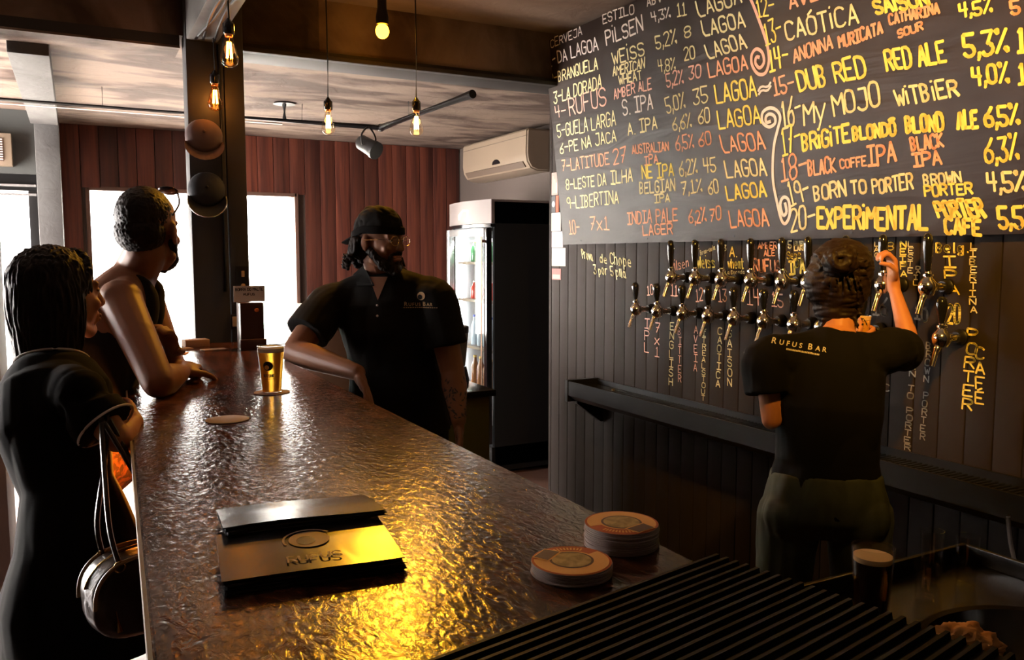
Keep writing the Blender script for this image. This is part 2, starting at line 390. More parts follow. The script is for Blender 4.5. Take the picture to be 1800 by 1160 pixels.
# tap wall, tongue and groove boards
tw = struct('wall_taps', (2.515, -2.5, 0), (2.62, 4.25, ZF), M_WALL)
obox('corner_trim', (2.496, 4.235, 0), (2.62, 4.262, ZF), M_BEAD, tw, bev=.003)
y = 4.235; k = 0
while y > -2.4:
    obox('board', (2.5 - rp.uniform(0, .0015), y - .0895, 0), (2.516, y, ZF - .001), M_BEAD, tw, bev=.003)
    y -= .093; k += 1
WF = (V((2.4985, 4.25, 0)), V((0, -1, 0)), V((0, 0, 1)), V((-1, 0, 0)))
def ww(t, q, ink='c', w=.006): return write(t, q, WF, w * .8, ink, tw)
ww('Prova', ((0.355,1.499),(0.46,1.483),(0.34,1.549)), 'c', .009); ww('de', ((0.53,1.475),(0.598,1.47),(0.525,1.518)), 'c', .009); ww('Chope', ((0.626,1.47),(0.816,1.453),(0.618,1.527)), 'c', .009); ww('3 por 5 pila', ((0.47,1.416),(0.769,1.4),(0.46,1.463)), 'c', .009)
ww('1', ((1.13,1.546),(1.15,1.546),(1.13,1.563))); ww('Pilsen', ((1.131,1.437),(1.261,1.463),(1.125,1.479)), 'o'); ww('2', ((1.307,1.543),(1.325,1.543),(1.306,1.562))); ww('Branquela', ((1.337,1.514),(1.433,1.54),(1.332,1.533)), 'c', .004); ww('Weiss', ((1.319,1.457),(1.438,1.461),(1.311,1.504)), 'y', .008)
ww('3', ((1.482,1.534),(1.502,1.534),(1.481,1.559))); ww('A.', ((1.525,1.506),(1.568,1.506),(1.524,1.549)), 'y', .008); ww('wheat', ((1.518,1.458),(1.614,1.459),(1.514,1.499)), 'y', .008); ww('La Dorada', ((1.501,1.432),(1.617,1.436),(1.5,1.448)), 'c', .004)
ww('4', ((1.64,1.537),(1.661,1.536),(1.64,1.558))); ww('AMBER', ((1.692,1.539),(1.794,1.541),(1.691,1.564)), 'o'); ww('ALE', ((1.726,1.51),(1.785,1.512),(1.725,1.534)), 'o'); ww('RUFUS', ((1.67,1.448),(1.822,1.444),(1.665,1.495)), 'o', .010)
ww('5', ((1.854,1.54),(1.872,1.54),(1.853,1.567))); ww('GUELA', ((1.886,1.551),(1.956,1.552),(1.885,1.567)), 'c'); ww('LARGA', ((1.887,1.531),(1.957,1.533),(1.886,1.547)), 'c'); ww('Sess', ((1.851,1.5),(1.924,1.501),(1.849,1.528)), 'y'); ww('IPA', ((1.865,1.439),(1.943,1.441),(1.86,1.492)), 'y', .011)
for t, q in (('10', ((0.947,1.319),(0.995,1.323),(0.942,1.366))), ('11', ((1.131,1.322),(1.179,1.324),(1.13,1.374))), ('12', ((1.311,1.303),(1.359,1.308),(1.306,1.358))), ('13', ((1.461,1.311),(1.512,1.314),(1.456,1.362))), ('14', ((1.638,1.306),(1.708,1.306),(1.633,1.372))), ('15', ((1.776,1.308),(1.837,1.307),(1.771,1.361)))): ww(t, q, 'p', .007)
for t, q, s, c, w_ in (('IPL', ((0.948,1.205),(0.948,1.025)), .075, 'p', .010), ('7x1', ((1.034,1.191),(1.032,1.012)), .07, 'p', .010), ('ENGLISH', ((1.143,1.199),(1.141,0.888)), .055, 'c', .009), ('BITTER', ((1.201,1.179),(1.206,0.913)), .04, 'p', .007),
    ('AVEIA', ((1.314,1.196),(1.318,0.978)), .045, 'p', .007), ('CITREALSTOUT', ((1.372,1.205),(1.374,0.853)), .045, 'c', .007), ('CAOTICA', ((1.473,1.2),(1.47,0.927)), .05, 'c', .009), ('SAISON', ((1.533,1.197),(1.544,0.941)), .05, 'c', .009),
    ('LAG', ((2.264,1.561),(2.266,1.503)), .035, 'c', .006), ('8', ((2.32,1.56),(2.321,1.526)), .05, 'y', .007), ('NEIPA', ((2.367,1.562),(2.375,1.437)), .045, 'y', .009), ('LESTE', ((2.398,1.562),(2.4,1.45)), .035, 'c', .006), ('DA', ((2.429,1.477),(2.429,1.451)), .03, 'c', .006), ('IL', ((2.421,1.448),(2.423,1.41)), .03, 'c', .006),
    ('9', ((2.46,1.558),(2.462,1.521)), .055, 'y', .011), ('IPA', ((2.543,1.512),(2.557,1.381)), .08, 'y', .011), ('LIBERTINA', ((2.618,1.554),(2.629,1.329)), .04, 'c', .007), ('PORTER', ((2.633,1.284),(2.62,1.016)), .065, 'y', .011), ('CAFÉ', ((2.658,1.229),(2.667,1.041)), .055, 'y', .011),
    ('BORN TO PORTER', ((2.428,1.202),(2.417,0.844)), .045, 'g', .008), ('BROWN PORTER', ((2.482,1.227),(2.473,0.891)), .035, 'g', .007), ('YEBA', ((2.293,1.07),(2.297,0.892)), .045, 'g', .007), ('C', ((2.325,1.066),(2.326,1.034)), .04, 'g', .007)):
    write_down(t, q, s * .5, WF, w_ * .55, c, tw)
ww('Belg.', ((2.493,1.523),(2.602,1.523),(2.491,1.554)), 'y', .0075); ww('20', ((2.544,1.292),(2.586,1.294),(2.541,1.356)), 'y', .010); ww('16', ((2.259,1.304),(2.317,1.302),(2.256,1.364)), 'g', .009); ww('10', ((2.425,1.299),(2.472,1.294),(2.423,1.341)), 'g', .009)

# ============================================================ OUTSIDE
gp = obox('ground_outside', (-14, YB + .15, -.25), (16, 30, -.15), mat('pale paving', (.55, .52, .48), .9)); gp['kind'] = 'structure'
bld = thing('building', 'pale house front across the street seen through the window', 'building', (0, 15, -.15))
obox('wall', (-9, 15, -.15), (12, 15.4, 5.5), mat('pale render', (.82, .80, .78), .9), bld)
for i, xx in enumerate((-6, -3.4, -.6, 1.8, 4.4, 7)):
    f = obox('window', (xx, 14.93, 1.4), (xx + 1.1, 15.02, 2.5), mat('pale grey shutter', (.40, .42, .44), .6), bld)
    obox('pane', (xx + .08, 14.92, 1.5), (xx + 1.02, 14.935, 2.4), mat('grey glass', (.25, .28, .3), .2), f)
obox('gate', (2.9, 14.9, -.15), (4.1, 15.0, 2.1), mat('pale green gate', (.30, .45, .38), .6), bld)
bush = thing('flowering_shrub', 'loose reddish shrub behind the right part of the window', 'shrub', (2.95, 11.4, -.15))
bm = BM(); tube(bm, [(2.95, 11.4, -.15), (2.97, 11.4, .6), (2.92, 11.38, 1.1)], [.05, .04, .02], 8); obj('stem', bm, mat('bark', (.12, .08, .05), .9), bush)
bm = BM(); rb = random.Random(5)
for i in range(900):
    c = V((rb.gauss(0, .32), rb.gauss(0, .3), rb.gauss(0, .33))) + V((2.95, 11.4, 1.42)); a = V((rb.uniform(-1, 1), rb.uniform(-1, 1), rb.uniform(-1, 1))).normalized(); b_ = a.orthogonal().normalized(); s_ = rb.uniform(.03, .07)
    bm.faces.new([bm.verts.new(p) for p in (c - a * s_, c + b_ * s_ * .5, c + a * s_, c - b_ * s_ * .5)])
f = obj('foliage', bm, mat('reddish leaves', (.36, .16, .12), .7), bush, smooth=False); f['kind'] = 'stuff'

# ============================================================ CHALKBOARD
BO = V((2.47, 4.02, 1.575)); BS = V((0, -1, 0)); BT = V((-.1184, 0, .993)); BN = V((-.993, 0, -.1184))
cb = thing('chalkboard', 'large black chalkboard menu of numbered beers leaning out above the taps', 'chalkboard', BO)
bm = BM(); NS = 60; NT = 10; BW = 3.2; BH = 1.115; B0 = -.035
def bp(s, t, d): return BO + BS * s + BT * t - BN * d
grid = [[bm.verts.new(bp(B0 + (BW - B0) * i / NS, BH * j / NT, 0)) for j in range(NT + 1)] for i in range(NS + 1)]
back = [[bm.verts.new(bp(B0 + (BW - B0) * i / NS, BH * j / NT, .018)) for j in (0, NT)] for i in (0, NS)]
for i in range(NS):
    for j in range(NT): bm.faces.new((grid[i][j], grid[i + 1][j], grid[i + 1][j + 1], grid[i][j + 1]))
bm.faces.new((back[0][0], back[0][1], back[1][1], back[1][0]))
bm.faces.new([g[0] for g in grid] + [back[1][0], back[0][0]]); bm.faces.new([g[NT] for g in grid] + [back[1][1], back[0][1]])
bm.faces.new(grid[0] + [back[0][1], back[0][0]]); bm.faces.new(grid[NS] + [back[1][1], back[1][0]])
obj('panel', bm, M_BOARD, cb, ang=30)
for s in (.15, .75, 1.35, 1.95, 2.55):
    obj('screw', cyl(BM(), bp(s, .02, 0), bp(s, .02, -.003), .005, n=8), M_BLACKM, cb)
for s, l in ((.25, .1), (1.3, .1), (2.4, .1)): obox('bracket', (2.38, 4.02 - s - .02, 2.60), (2.493, 4.02 - s + .02, 2.63), M_BLACKM, cb)
BF = (BO, BS, BT, BN)
def bw(t, q, ink='c', w=.011): return write(t, q, BF, w * .72, ink, cb)
bw('CERVEJA', ((0.033,1.07),(0.345,1.069),(0.035,1.112)), 'w', .007)
bw('ESTILO', ((0.538,1.078),(0.791,1.065),(0.539,1.12)), 'w', .009)
bw('ABV', ((0.892,1.069),(0.998,1.064),(0.889,1.108)), 'w', .009)
bw('1-', ((-0.004,0.97),(0.065,0.978),(-0.002,1.031)), 'w', .010)
bw('DA LAGOA', ((0.092,0.982),(0.477,0.968),(0.09,1.042)), 'w', .011)
bw('PiLSEN', ((0.552,0.972),(0.848,0.973),(0.549,1.038)), 'w', .012)
bw('4,3%', ((0.921,0.992),(1.047,0.985),(0.915,1.034)), 'w', .009)
bw('11', ((1.092,0.972),(1.151,0.97),(1.091,1.027)), 'c', .010)
bw('LAGOA', ((1.229,0.94),(1.483,0.932),(1.216,1.003)), 'c', .012)
bw('2-BRANQUELA', ((-0.009,0.886),(0.459,0.877),(-0.006,0.939)), 'c', .010)
bw('WEiSS', ((0.591,0.872),(0.844,0.864),(0.587,0.93)), 'c', .011)
bw('5,2%', ((0.932,0.874),(1.076,0.867),(0.928,0.93)), 'c', .010)
bw('8', ((1.13,0.876),(1.171,0.875),(1.129,0.923)), 'c', .009)
bw('LAGOA', ((1.251,0.857),(1.492,0.84),(1.24,0.918)), 'c', .012)
bw('3-LA DORADA', ((0.009,0.78),(0.477,0.78),(0.017,0.841)), 'c', .011)
bw('AMERICAN', ((0.583,0.818),(0.837,0.811),(0.589,0.861)), 'c', .010)
bw('WHEAT', ((0.629,0.77),(0.808,0.763),(0.628,0.812)), 'c', .010)
bw('4,8%', ((0.938,0.768),(1.054,0.761),(0.937,0.819)), 'c', .009)
bw('20', ((1.119,0.786),(1.188,0.782),(1.117,0.84)), 'c', .009)
bw('LAGOA', ((1.27,0.763),(1.494,0.759),(1.25,0.822)), 'c', .012)
bw('4-', ((0.016,0.697),(0.123,0.699),(0.016,0.756)), 'p', .010)
bw('RUFUS', ((0.159,0.69),(0.505,0.694),(0.159,0.775)), 'p', .012)
bw('AMBER ALE', ((0.577,0.71),(0.876,0.709),(0.579,0.756)), 'p', .010)
bw('5,2%', ((0.986,0.694),(1.099,0.695),(0.985,0.754)), 'p', .010)
bw('30', ((1.137,0.699),(1.216,0.698),(1.141,0.753)), 'p', .010)
bw('LAGOA', ((1.268,0.684),(1.492,0.677),(1.261,0.741)), 'o', .012)
bw('5-GUELA LARGA', ((0.015,0.594),(0.571,0.587),(0.019,0.663)), 'c', .010)
bw('S. IPA', ((0.639,0.623),(0.875,0.619),(0.64,0.69)), 'w', .012)
bw('5,0%', ((0.973,0.582),(1.101,0.591),(0.965,0.647)), 'c', .010)
bw('35', ((1.157,0.589),(1.248,0.59),(1.157,0.653)), 'c', .010)
bw('LAGOA', ((1.302,0.573),(1.531,0.563),(1.294,0.649)), 'y', .013)
bw('~', ((1.54,0.571),(1.607,0.578),(1.539,0.616)), 'w', .013)
bw('6-PE NA JACA', ((0.026,0.505),(0.565,0.507),(0.027,0.561)), 'c', .010)
bw('A. IPA', ((0.668,0.523),(0.895,0.525),(0.668,0.579)), 'c', .011)
bw('6,6%', ((1.008,0.501),(1.133,0.502),(1.003,0.557)), 'c', .010)
bw('60', ((1.182,0.507),(1.252,0.506),(1.182,0.564)), 'c', .010)
bw('LAGOA', ((1.307,0.469),(1.545,0.458),(1.299,0.541)), 'y', .012)
bw('7-LATITUDE', ((0.03,0.408),(0.488,0.401),(0.032,0.468)), 'o', .010)
bw('27', ((0.524,0.395),(0.634,0.403),(0.526,0.466)), 'o', .011)
bw('AUSTRALIAN', ((0.69,0.43),(0.966,0.417),(0.69,0.472)), 'o', .010)
bw('IPA', ((0.778,0.371),(0.88,0.372),(0.78,0.41)), 'o', .010)
bw('6,5%', ((1.018,0.414),(1.138,0.414),(1.015,0.472)), 'o', .010)
bw('60', ((1.175,0.412),(1.251,0.414),(1.172,0.47)), 'o', .010)
bw('LAGOA', ((1.32,0.37),(1.559,0.358),(1.305,0.44)), 'o', .012)
bw('8-LESTE DA', ((0.052,0.304),(0.444,0.302),(0.057,0.359)), 'c', .010)
bw('ILHA', ((0.486,0.303),(0.671,0.3),(0.492,0.367)), 'c', .012)
bw('NE IPA', ((0.752,0.305),(0.987,0.303),(0.754,0.365)), 'y', .012)
bw('6,2%', ((1.031,0.298),(1.149,0.304),(1.027,0.363)), 'c', .010)
bw('45', ((1.194,0.295),(1.268,0.296),(1.194,0.358)), 'c', .010)
bw('LAGOA', ((1.334,0.265),(1.559,0.255),(1.323,0.333)), 'c', .012)
bw('9-LIBERTINA', ((0.044,0.199),(0.538,0.202),(0.049,0.263)), 'c', .010)
bw('BELGIAN', ((0.723,0.237),(0.989,0.236),(0.727,0.291)), 'c', .011)
bw('IPA', ((0.832,0.187),(0.945,0.186),(0.834,0.227)), 'c', .011)
bw('7,1%', ((1.036,0.211),(1.172,0.219),(1.035,0.265)), 'c', .010)
bw('60', ((1.214,0.204),(1.277,0.206),(1.21,0.259)), 'c', .010)
bw('LAGOA', ((1.329,0.172),(1.55,0.174),(1.32,0.233)), 'y', .013)
bw('10-', ((0.043,0.056),(0.151,0.06),(0.043,0.131)), 'o', .010)
bw('7x1', ((0.259,0.076),(0.432,0.073),(0.264,0.143)), 'o', .010)
bw('INDIA PALE', ((0.602,0.094),(0.99,0.097),(0.606,0.152)), 'o', .011)
bw('LAGER', ((0.721,0.036),(0.948,0.04),(0.722,0.086)), 'o', .011)
bw('6,2%', ((1.072,0.082),(1.185,0.087),(1.068,0.139)), 'o', .010)
bw('70', ((1.211,0.088),(1.28,0.091),(1.212,0.143)), 'o', .010)
bw('LAGOA', ((1.337,0.057),(1.554,0.055),(1.328,0.124)), 'o', .012)
bw('12-', ((1.559,0.858),(1.649,0.851),(1.55,0.924)), 'y', .010)
bw('AVEIA', ((1.723,0.849),(1.951,0.847),(1.717,0.895)), 'o', .012)
bw('13-', ((1.594,0.746),(1.68,0.752),(1.582,0.83)), 'y', .010)
bw('CAÓTiCA', ((1.7,0.742),(2.019,0.727),(1.691,0.806)), 'c', .012)
bw('SAiSON', ((2.089,0.739),(2.282,0.72),(2.074,0.785)), 'y', .015)
bw('14-', ((1.607,0.645),(1.703,0.648),(1.6,0.726)), 'y', .012)
bw('ANONNA', ((1.729,0.653),(1.906,0.668),(1.725,0.702)), 'o', .011)
bw('MURICATA', ((1.936,0.662),(2.11,0.671),(1.932,0.701)), 'o', .013)
bw('CATHARINA', ((2.138,0.693),(2.314,0.685),(2.135,0.723)), 'o', .011)
bw('SOUR', ((2.169,0.644),(2.257,0.651),(2.165,0.669)), 'o', .010)
bw('4,5%', ((2.382,0.653),(2.479,0.65),(2.379,0.695)), 'y', .012)
bw('5', ((2.535,0.626),(2.559,0.623),(2.533,0.664)), 'o', .012)
bw('15-', ((1.622,0.552),(1.724,0.556),(1.614,0.62)), 'o', .012)
bw('DUB RED', ((1.749,0.548),(2.041,0.55),(1.734,0.619)), 'y', .015)
bw('RED ALE', ((2.123,0.548),(2.333,0.538),(2.113,0.611)), 'y', .015)
bw('5,3%', ((2.392,0.537),(2.522,0.528),(2.388,0.606)), 'y', .016)
bw('15', ((2.551,0.52),(2.604,0.518),(2.548,0.583)), 'y', .016)
bw('16-', ((1.655,0.424),(1.749,0.437),(1.65,0.523)), 'c', .012)
bw('My', ((1.761,0.424),(1.86,0.432),(1.761,0.505)), 'c', .012)
bw('MOJO', ((1.9,0.436),(2.092,0.442),(1.89,0.513)), 'c', .013)
bw('WiTBiER', ((2.155,0.431),(2.37,0.429),(2.144,0.483)), 'c', .013)
bw('4,0%', ((2.419,0.45),(2.523,0.442),(2.414,0.504)), 'y', .014)
bw('15', ((2.553,0.431),(2.603,0.429),(2.55,0.488)), 'y', .014)
bw('17-', ((1.647,0.325),(1.74,0.341),(1.641,0.419)), 'y', .012)
bw('BRiGiTE', ((1.749,0.33),(1.962,0.339),(1.746,0.389)), 'y', .016)
bw('BLONDÔ', ((1.978,0.339),(2.146,0.34),(1.975,0.383)), 'y', .016)
bw('BLOND', ((2.186,0.342),(2.317,0.332),(2.182,0.393)), 'y', .017)
bw('ALE', ((2.365,0.329),(2.428,0.326),(2.362,0.379)), 'y', .017)
bw('6,5%', ((2.452,0.323),(2.552,0.318),(2.446,0.382)), 'y', .015)
bw('18-', ((1.634,0.222),(1.761,0.238),(1.632,0.308)), 'o', .012)
bw('BLACK', ((1.771,0.235),(1.894,0.241),(1.769,0.287)), 'o', .012)
bw('COFFE', ((1.916,0.247),(2.026,0.251),(1.914,0.277)), 'o', .010)
bw('IPA', ((2.034,0.245),(2.142,0.251),(2.031,0.307)), 'o', .014)
bw('BLACK', ((2.203,0.281),(2.316,0.279),(2.197,0.323)), 'o', .012)
bw('IPA', ((2.208,0.227),(2.307,0.227),(2.203,0.268)), 'o', .013)
bw('6,3%', ((2.45,0.22),(2.548,0.219),(2.445,0.292)), 'y', .013)
bw('19-', ((1.675,0.126),(1.771,0.156),(1.658,0.208)), 'c', .012)
bw('BORN', ((1.792,0.141),(1.934,0.153),(1.788,0.196)), 'c', .013)
bw('TO', ((1.959,0.154),(2.021,0.156),(1.956,0.198)), 'c', .013)
bw('PORTER', ((2.048,0.15),(2.202,0.159),(2.045,0.199)), 'c', .012)
bw('BROWN', ((2.244,0.164),(2.371,0.165),(2.24,0.198)), 'c', .010)
bw('PORTER', ((2.246,0.129),(2.406,0.127),(2.243,0.163)), 'y', .011)
bw('4,5%', ((2.457,0.128),(2.566,0.125),(2.453,0.181)), 'c', .013)
bw('20-', ((1.668,0.028),(1.787,0.051),(1.669,0.111)), 'c', .013)
bw('EXPERiMENTAL', ((1.8,0.039),(2.25,0.023),(1.803,0.113)), 'y', .020)
bw('PORTER', ((2.291,0.06),(2.446,0.055),(2.273,0.113)), 'y', .018)
bw('CAFÉ', ((2.313,0.007),(2.43,0.001),(2.312,0.054)), 'y', .018)
bw('5,5%', ((2.487,0.019),(2.592,0.016),(2.484,0.085)), 'y', .015)
def line3(pts, wd, ink):
    bm = BM(); Q = spline([BO + BS * a + BT * b for a, b in pts], 5)
    for i in range(len(Q) - 1):
        d = (Q[i + 1] - Q[i]).normalized(); s_ = BN.cross(d) * wd / 2
        bm.faces.new([bm.verts.new(p + BN * .0015) for p in (Q[i] - s_ - d * .001, Q[i] + s_ - d * .001, Q[i + 1] + s_, Q[i + 1] - s_)])
    obj('chalk_flourish', bm, INK[ink], cb, smooth=False)
line3(((1.516,0.957),(1.539,0.912),(1.564,0.851),(1.587,0.79),(1.602,0.74),(1.605,0.685),(1.583,0.645),(1.544,0.649),(1.516,0.687),(1.517,0.726),(1.543,0.743),(1.573,0.723),(1.579,0.686),(1.555,0.669),(1.534,0.691),(1.541,0.713),(1.558,0.708)), .013, 'p')
line3(((1.596,0.46),(1.573,0.459),(1.572,0.479),(1.592,0.488),(1.617,0.475),(1.617,0.449),(1.585,0.44),(1.553,0.462),(1.556,0.498),(1.594,0.511),(1.631,0.495),(1.645,0.465),(1.627,0.42),(1.608,0.374),(1.595,0.31),(1.59,0.229),(1.604,0.146),(1.621,0.079),(1.641,0.062),(1.665,0.094),(1.664,0.151),(1.638,0.164),(1.62,0.137),(1.631,0.095),(1.65,0.107),(1.645,0.144)), .013, 'w')

# ============================================================ BAR COUNTER
bar = thing('bar_counter', 'long bar counter with brown lacquered wooden top running to the pillar', 'bar counter', (.42, 2.2, 0))
bm = BM()
poly = [(.02, .05, 1.08), (.69, .05, 1.08), (.69, 3.92, 1.08), (.17, 3.92, 1.08)]
prism(bm, poly, (0, 0, .04)); es = list(bm.edges)
bmesh.ops.bevel(bm, geom=es, offset=.004, segments=2, affect='EDGES')
obj('counter_top', bm, M_BARTOP, bar)
prism_b = BM(); prism(prism_b, [(.26, .1, 0), (.60, .1, 0), (.60, 3.9, 0), (.36, 3.9, 0)], (0, 0, 1.08)); obj('counter_body', prism_b, M_BARBODY, bar)
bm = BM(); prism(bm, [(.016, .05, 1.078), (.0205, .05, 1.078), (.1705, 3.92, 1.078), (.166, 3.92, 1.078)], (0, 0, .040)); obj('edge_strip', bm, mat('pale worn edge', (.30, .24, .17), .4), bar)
for i in range(24):
    t0 = i / 24; y0 = .12 + 3.76 * t0; x0 = .26 + .10 * t0
    obox('front_board', (x0 - .014, y0, .08), (x0 + .012, y0 + .152, 1.075), M_BARBODY, bar, bev=.003)
for yy in (.5, 1.6, 2.7, 3.7):
    bm = BM(); xx = .265 + .1 * yy / 3.9
    prism(bm, [(xx - .01, yy, .82), (xx - .01, yy, 1.08), (xx - .16, yy, 1.08)], (0, .03, 0)); obj('bracket', bm, M_BLACKM, bar)
uf = thing('under_bar_lamp', 'small amber lamp fixed beneath the bar overhang', 'lamp', (.165, 2.35, 1.02))
obj('housing', lathe(BM(), [(.03, 0), (.035, .02), (.03, .055)], (.165, 2.35, 1.025), n=16), M_BLACKM, uf)
obj('bulb', sph(BM(), (.165, 2.35, 1.012), .016), mat('amber glow', (1, .4, .05), emis=(1, .35, .03), estr=25), uf)
obox('arm', (.165, 2.34, 1.045), (.30, 2.36, 1.06), M_BLACKM, uf)

# bar mat with ribs
mt = thing('bar_mat', 'black ribbed rubber drip mat across the near end of the bar', 'bar mat', (.5, .5, 1.12))
A0 = V((.21, .69, 0)); A1 = V((.712, .793, 0)); dA = (A1 - A0).normalized(); nA = V((dA.y, -dA.x, 0))
bm = BM(); L0 = A0; L1 = A0 + dA * .512
prism(bm, [(*p, 1.1203) for p in ((L0 + nA * 0).to_2d(), L1.to_2d(), (L1 + nA * .60).to_2d(), (L0 + nA * .60).to_2d())], (0, 0, .003)); obj('base_sheet', bm, M_RUBBER, mt)
rib0 = None
for i in range(40):
    p0 = L0 + nA * (.006 + .0149 * i)
    bm = BM(); q = p0 + V((0, 0, 1.1235)); e = dA * .512
    prism(bm, [q - nA * .0035, q + nA * .0035, q + nA * .0022 + V((0, 0, .007)), q - nA * .0022 + V((0, 0, .007))], e)
    if rib0 is None: rib0 = obj('rib', bm, M_RUBBER, mt, ang=20)
    else:
        bm.free(); c = rib0.copy(); COL.objects.link(c); c.parent = mt; c.location = rib0.location + nA * (.0149 * i)

# ------------------------------------------------------------ coasters
M_CARD = mat('pale board edge', (.42, .33, .30), .8)
M_CORING = mat('red brown coaster print', (.50, .085, .02), .55); M_COTAN = mat('tan coaster print', (.85, .42, .12), .55)
M_COMID = mat('olive landscape print', (.30, .20, .06), .55, var=((60, 60, 60), (.50, .33, .12), .4, .6)); M_CODK = mat('dark plum print', (.10, .05, .04), .55)
cgrp = 'round printed coasters stacked on the bar'
def arc(c, r0, r1, a0, a1, z, n=40):
    bm = BM(); pr = None
    for k in range(n + 1):
        t = a0 + (a1 - a0) * k / n; d = V((math.cos(t), math.sin(t), 0)); a = bm.verts.new(V(c) + d * r0 + V((0, 0, z))); b = bm.verts.new(V(c) + d * r1 + V((0, 0, z)))
        if pr: bm.faces.new((pr[0], pr[1], b, a))
        pr = (a, b)
    return bm
def coaster(loc, label, rot=0, group=None, printed=True):
    t = thing('coaster', label, 'coaster', loc, group); c = V(loc)
    obj('disc', lathe(BM(), [(.0485, 0), (.05, .0004), (.05, .0016), (.0485, .002)], c, n=40), M_CARD, t)
    if printed:
        obj('print', arc(c, .0, .0495, 0, 2 * PI, .00215), M_CORING, t)
        obj('print', arc(c, .030, .0465, rot, rot + PI * 1.25, .0025), M_COTAN, t)
        obj('print', arc(c, .0275, .0305, 0, 2 * PI, .0027), M_COTAN, t)
        obj('print', arc(c, .0, .0275, 0, 2 * PI, .0028), M_CODK, t)
        obj('print', arc(c, .0, .0245, 0, 2 * PI, .0030), M_COMID, t)
        M = Matrix.Rotation(rot - .45, 3, 'Z'); bm = BM()
        for h, zz, mm in ((.019, .0032, M_COTAN), (.0165, .0034, M_CODK)):
            bm = BM(); bm.faces.new([bm.verts.new(c + M @ V((a, b, zz))) for a, b in ((.022 + (.019 - h), -h), (.046 - (.019 - h) * .6, -h * .9), (.046 - (.019 - h) * .6, h * .9), (.022 + (.019 - h), h))])
            obj('print', bm, mm, t)
        for k in range(10):
            a = rot - .9 - .11 * k; d = V((math.cos(a), math.sin(a), 0)); s_ = V((-d.y, d.x, 0)); p = c + d * .0385 + V((0, 0, .0026)); bm = BM()
            bm.faces.new([bm.verts.new(q) for q in (p - s_ * .0012 - d * .004, p + s_ * .0012 - d * .004, p + s_ * .0012 + d * .004, p - s_ * .0012 + d * .004)]); obj('print', bm, M_COTAN, t)
    return t
rc = random.Random(2)
def stack(c, n, r, lab_top, lab, grp):
    first = None; top = len(range(n)) - 1
    for i in range(n):
        p = (c[0] + rc.uniform(-.0018, .0018), c[1] + rc.uniform(-.0018, .0018), 1.1202 + .00235 * i)
        if i == top: coaster(p, lab_top, r, grp)
        elif first is None: first = coaster(p, lab, 0, grp, printed=False)
        else: copy_tree(first, p)
stack((.527, .842), 7, 2.6, 'printed coaster lying on top of the lower coaster stack beside the ribbed mat', 'coaster edge within the lower left coaster stack on the bar', 'coasters in the lower stack')
stack((.640, .896), 13, -.9, 'printed coaster lying on top of the taller coaster stack at the bar edge', 'coaster edge within the taller right coaster stack at the bar edge', 'coasters in the taller stack')
coaster((.307, 2.041, 1.1203), 'single coaster lying alone on the bar left of the beer cup', 1.0, printed=False)
coaster((.485, 2.396, 1.1203), 'coaster beneath the full plastic beer cup', 0, printed=False)

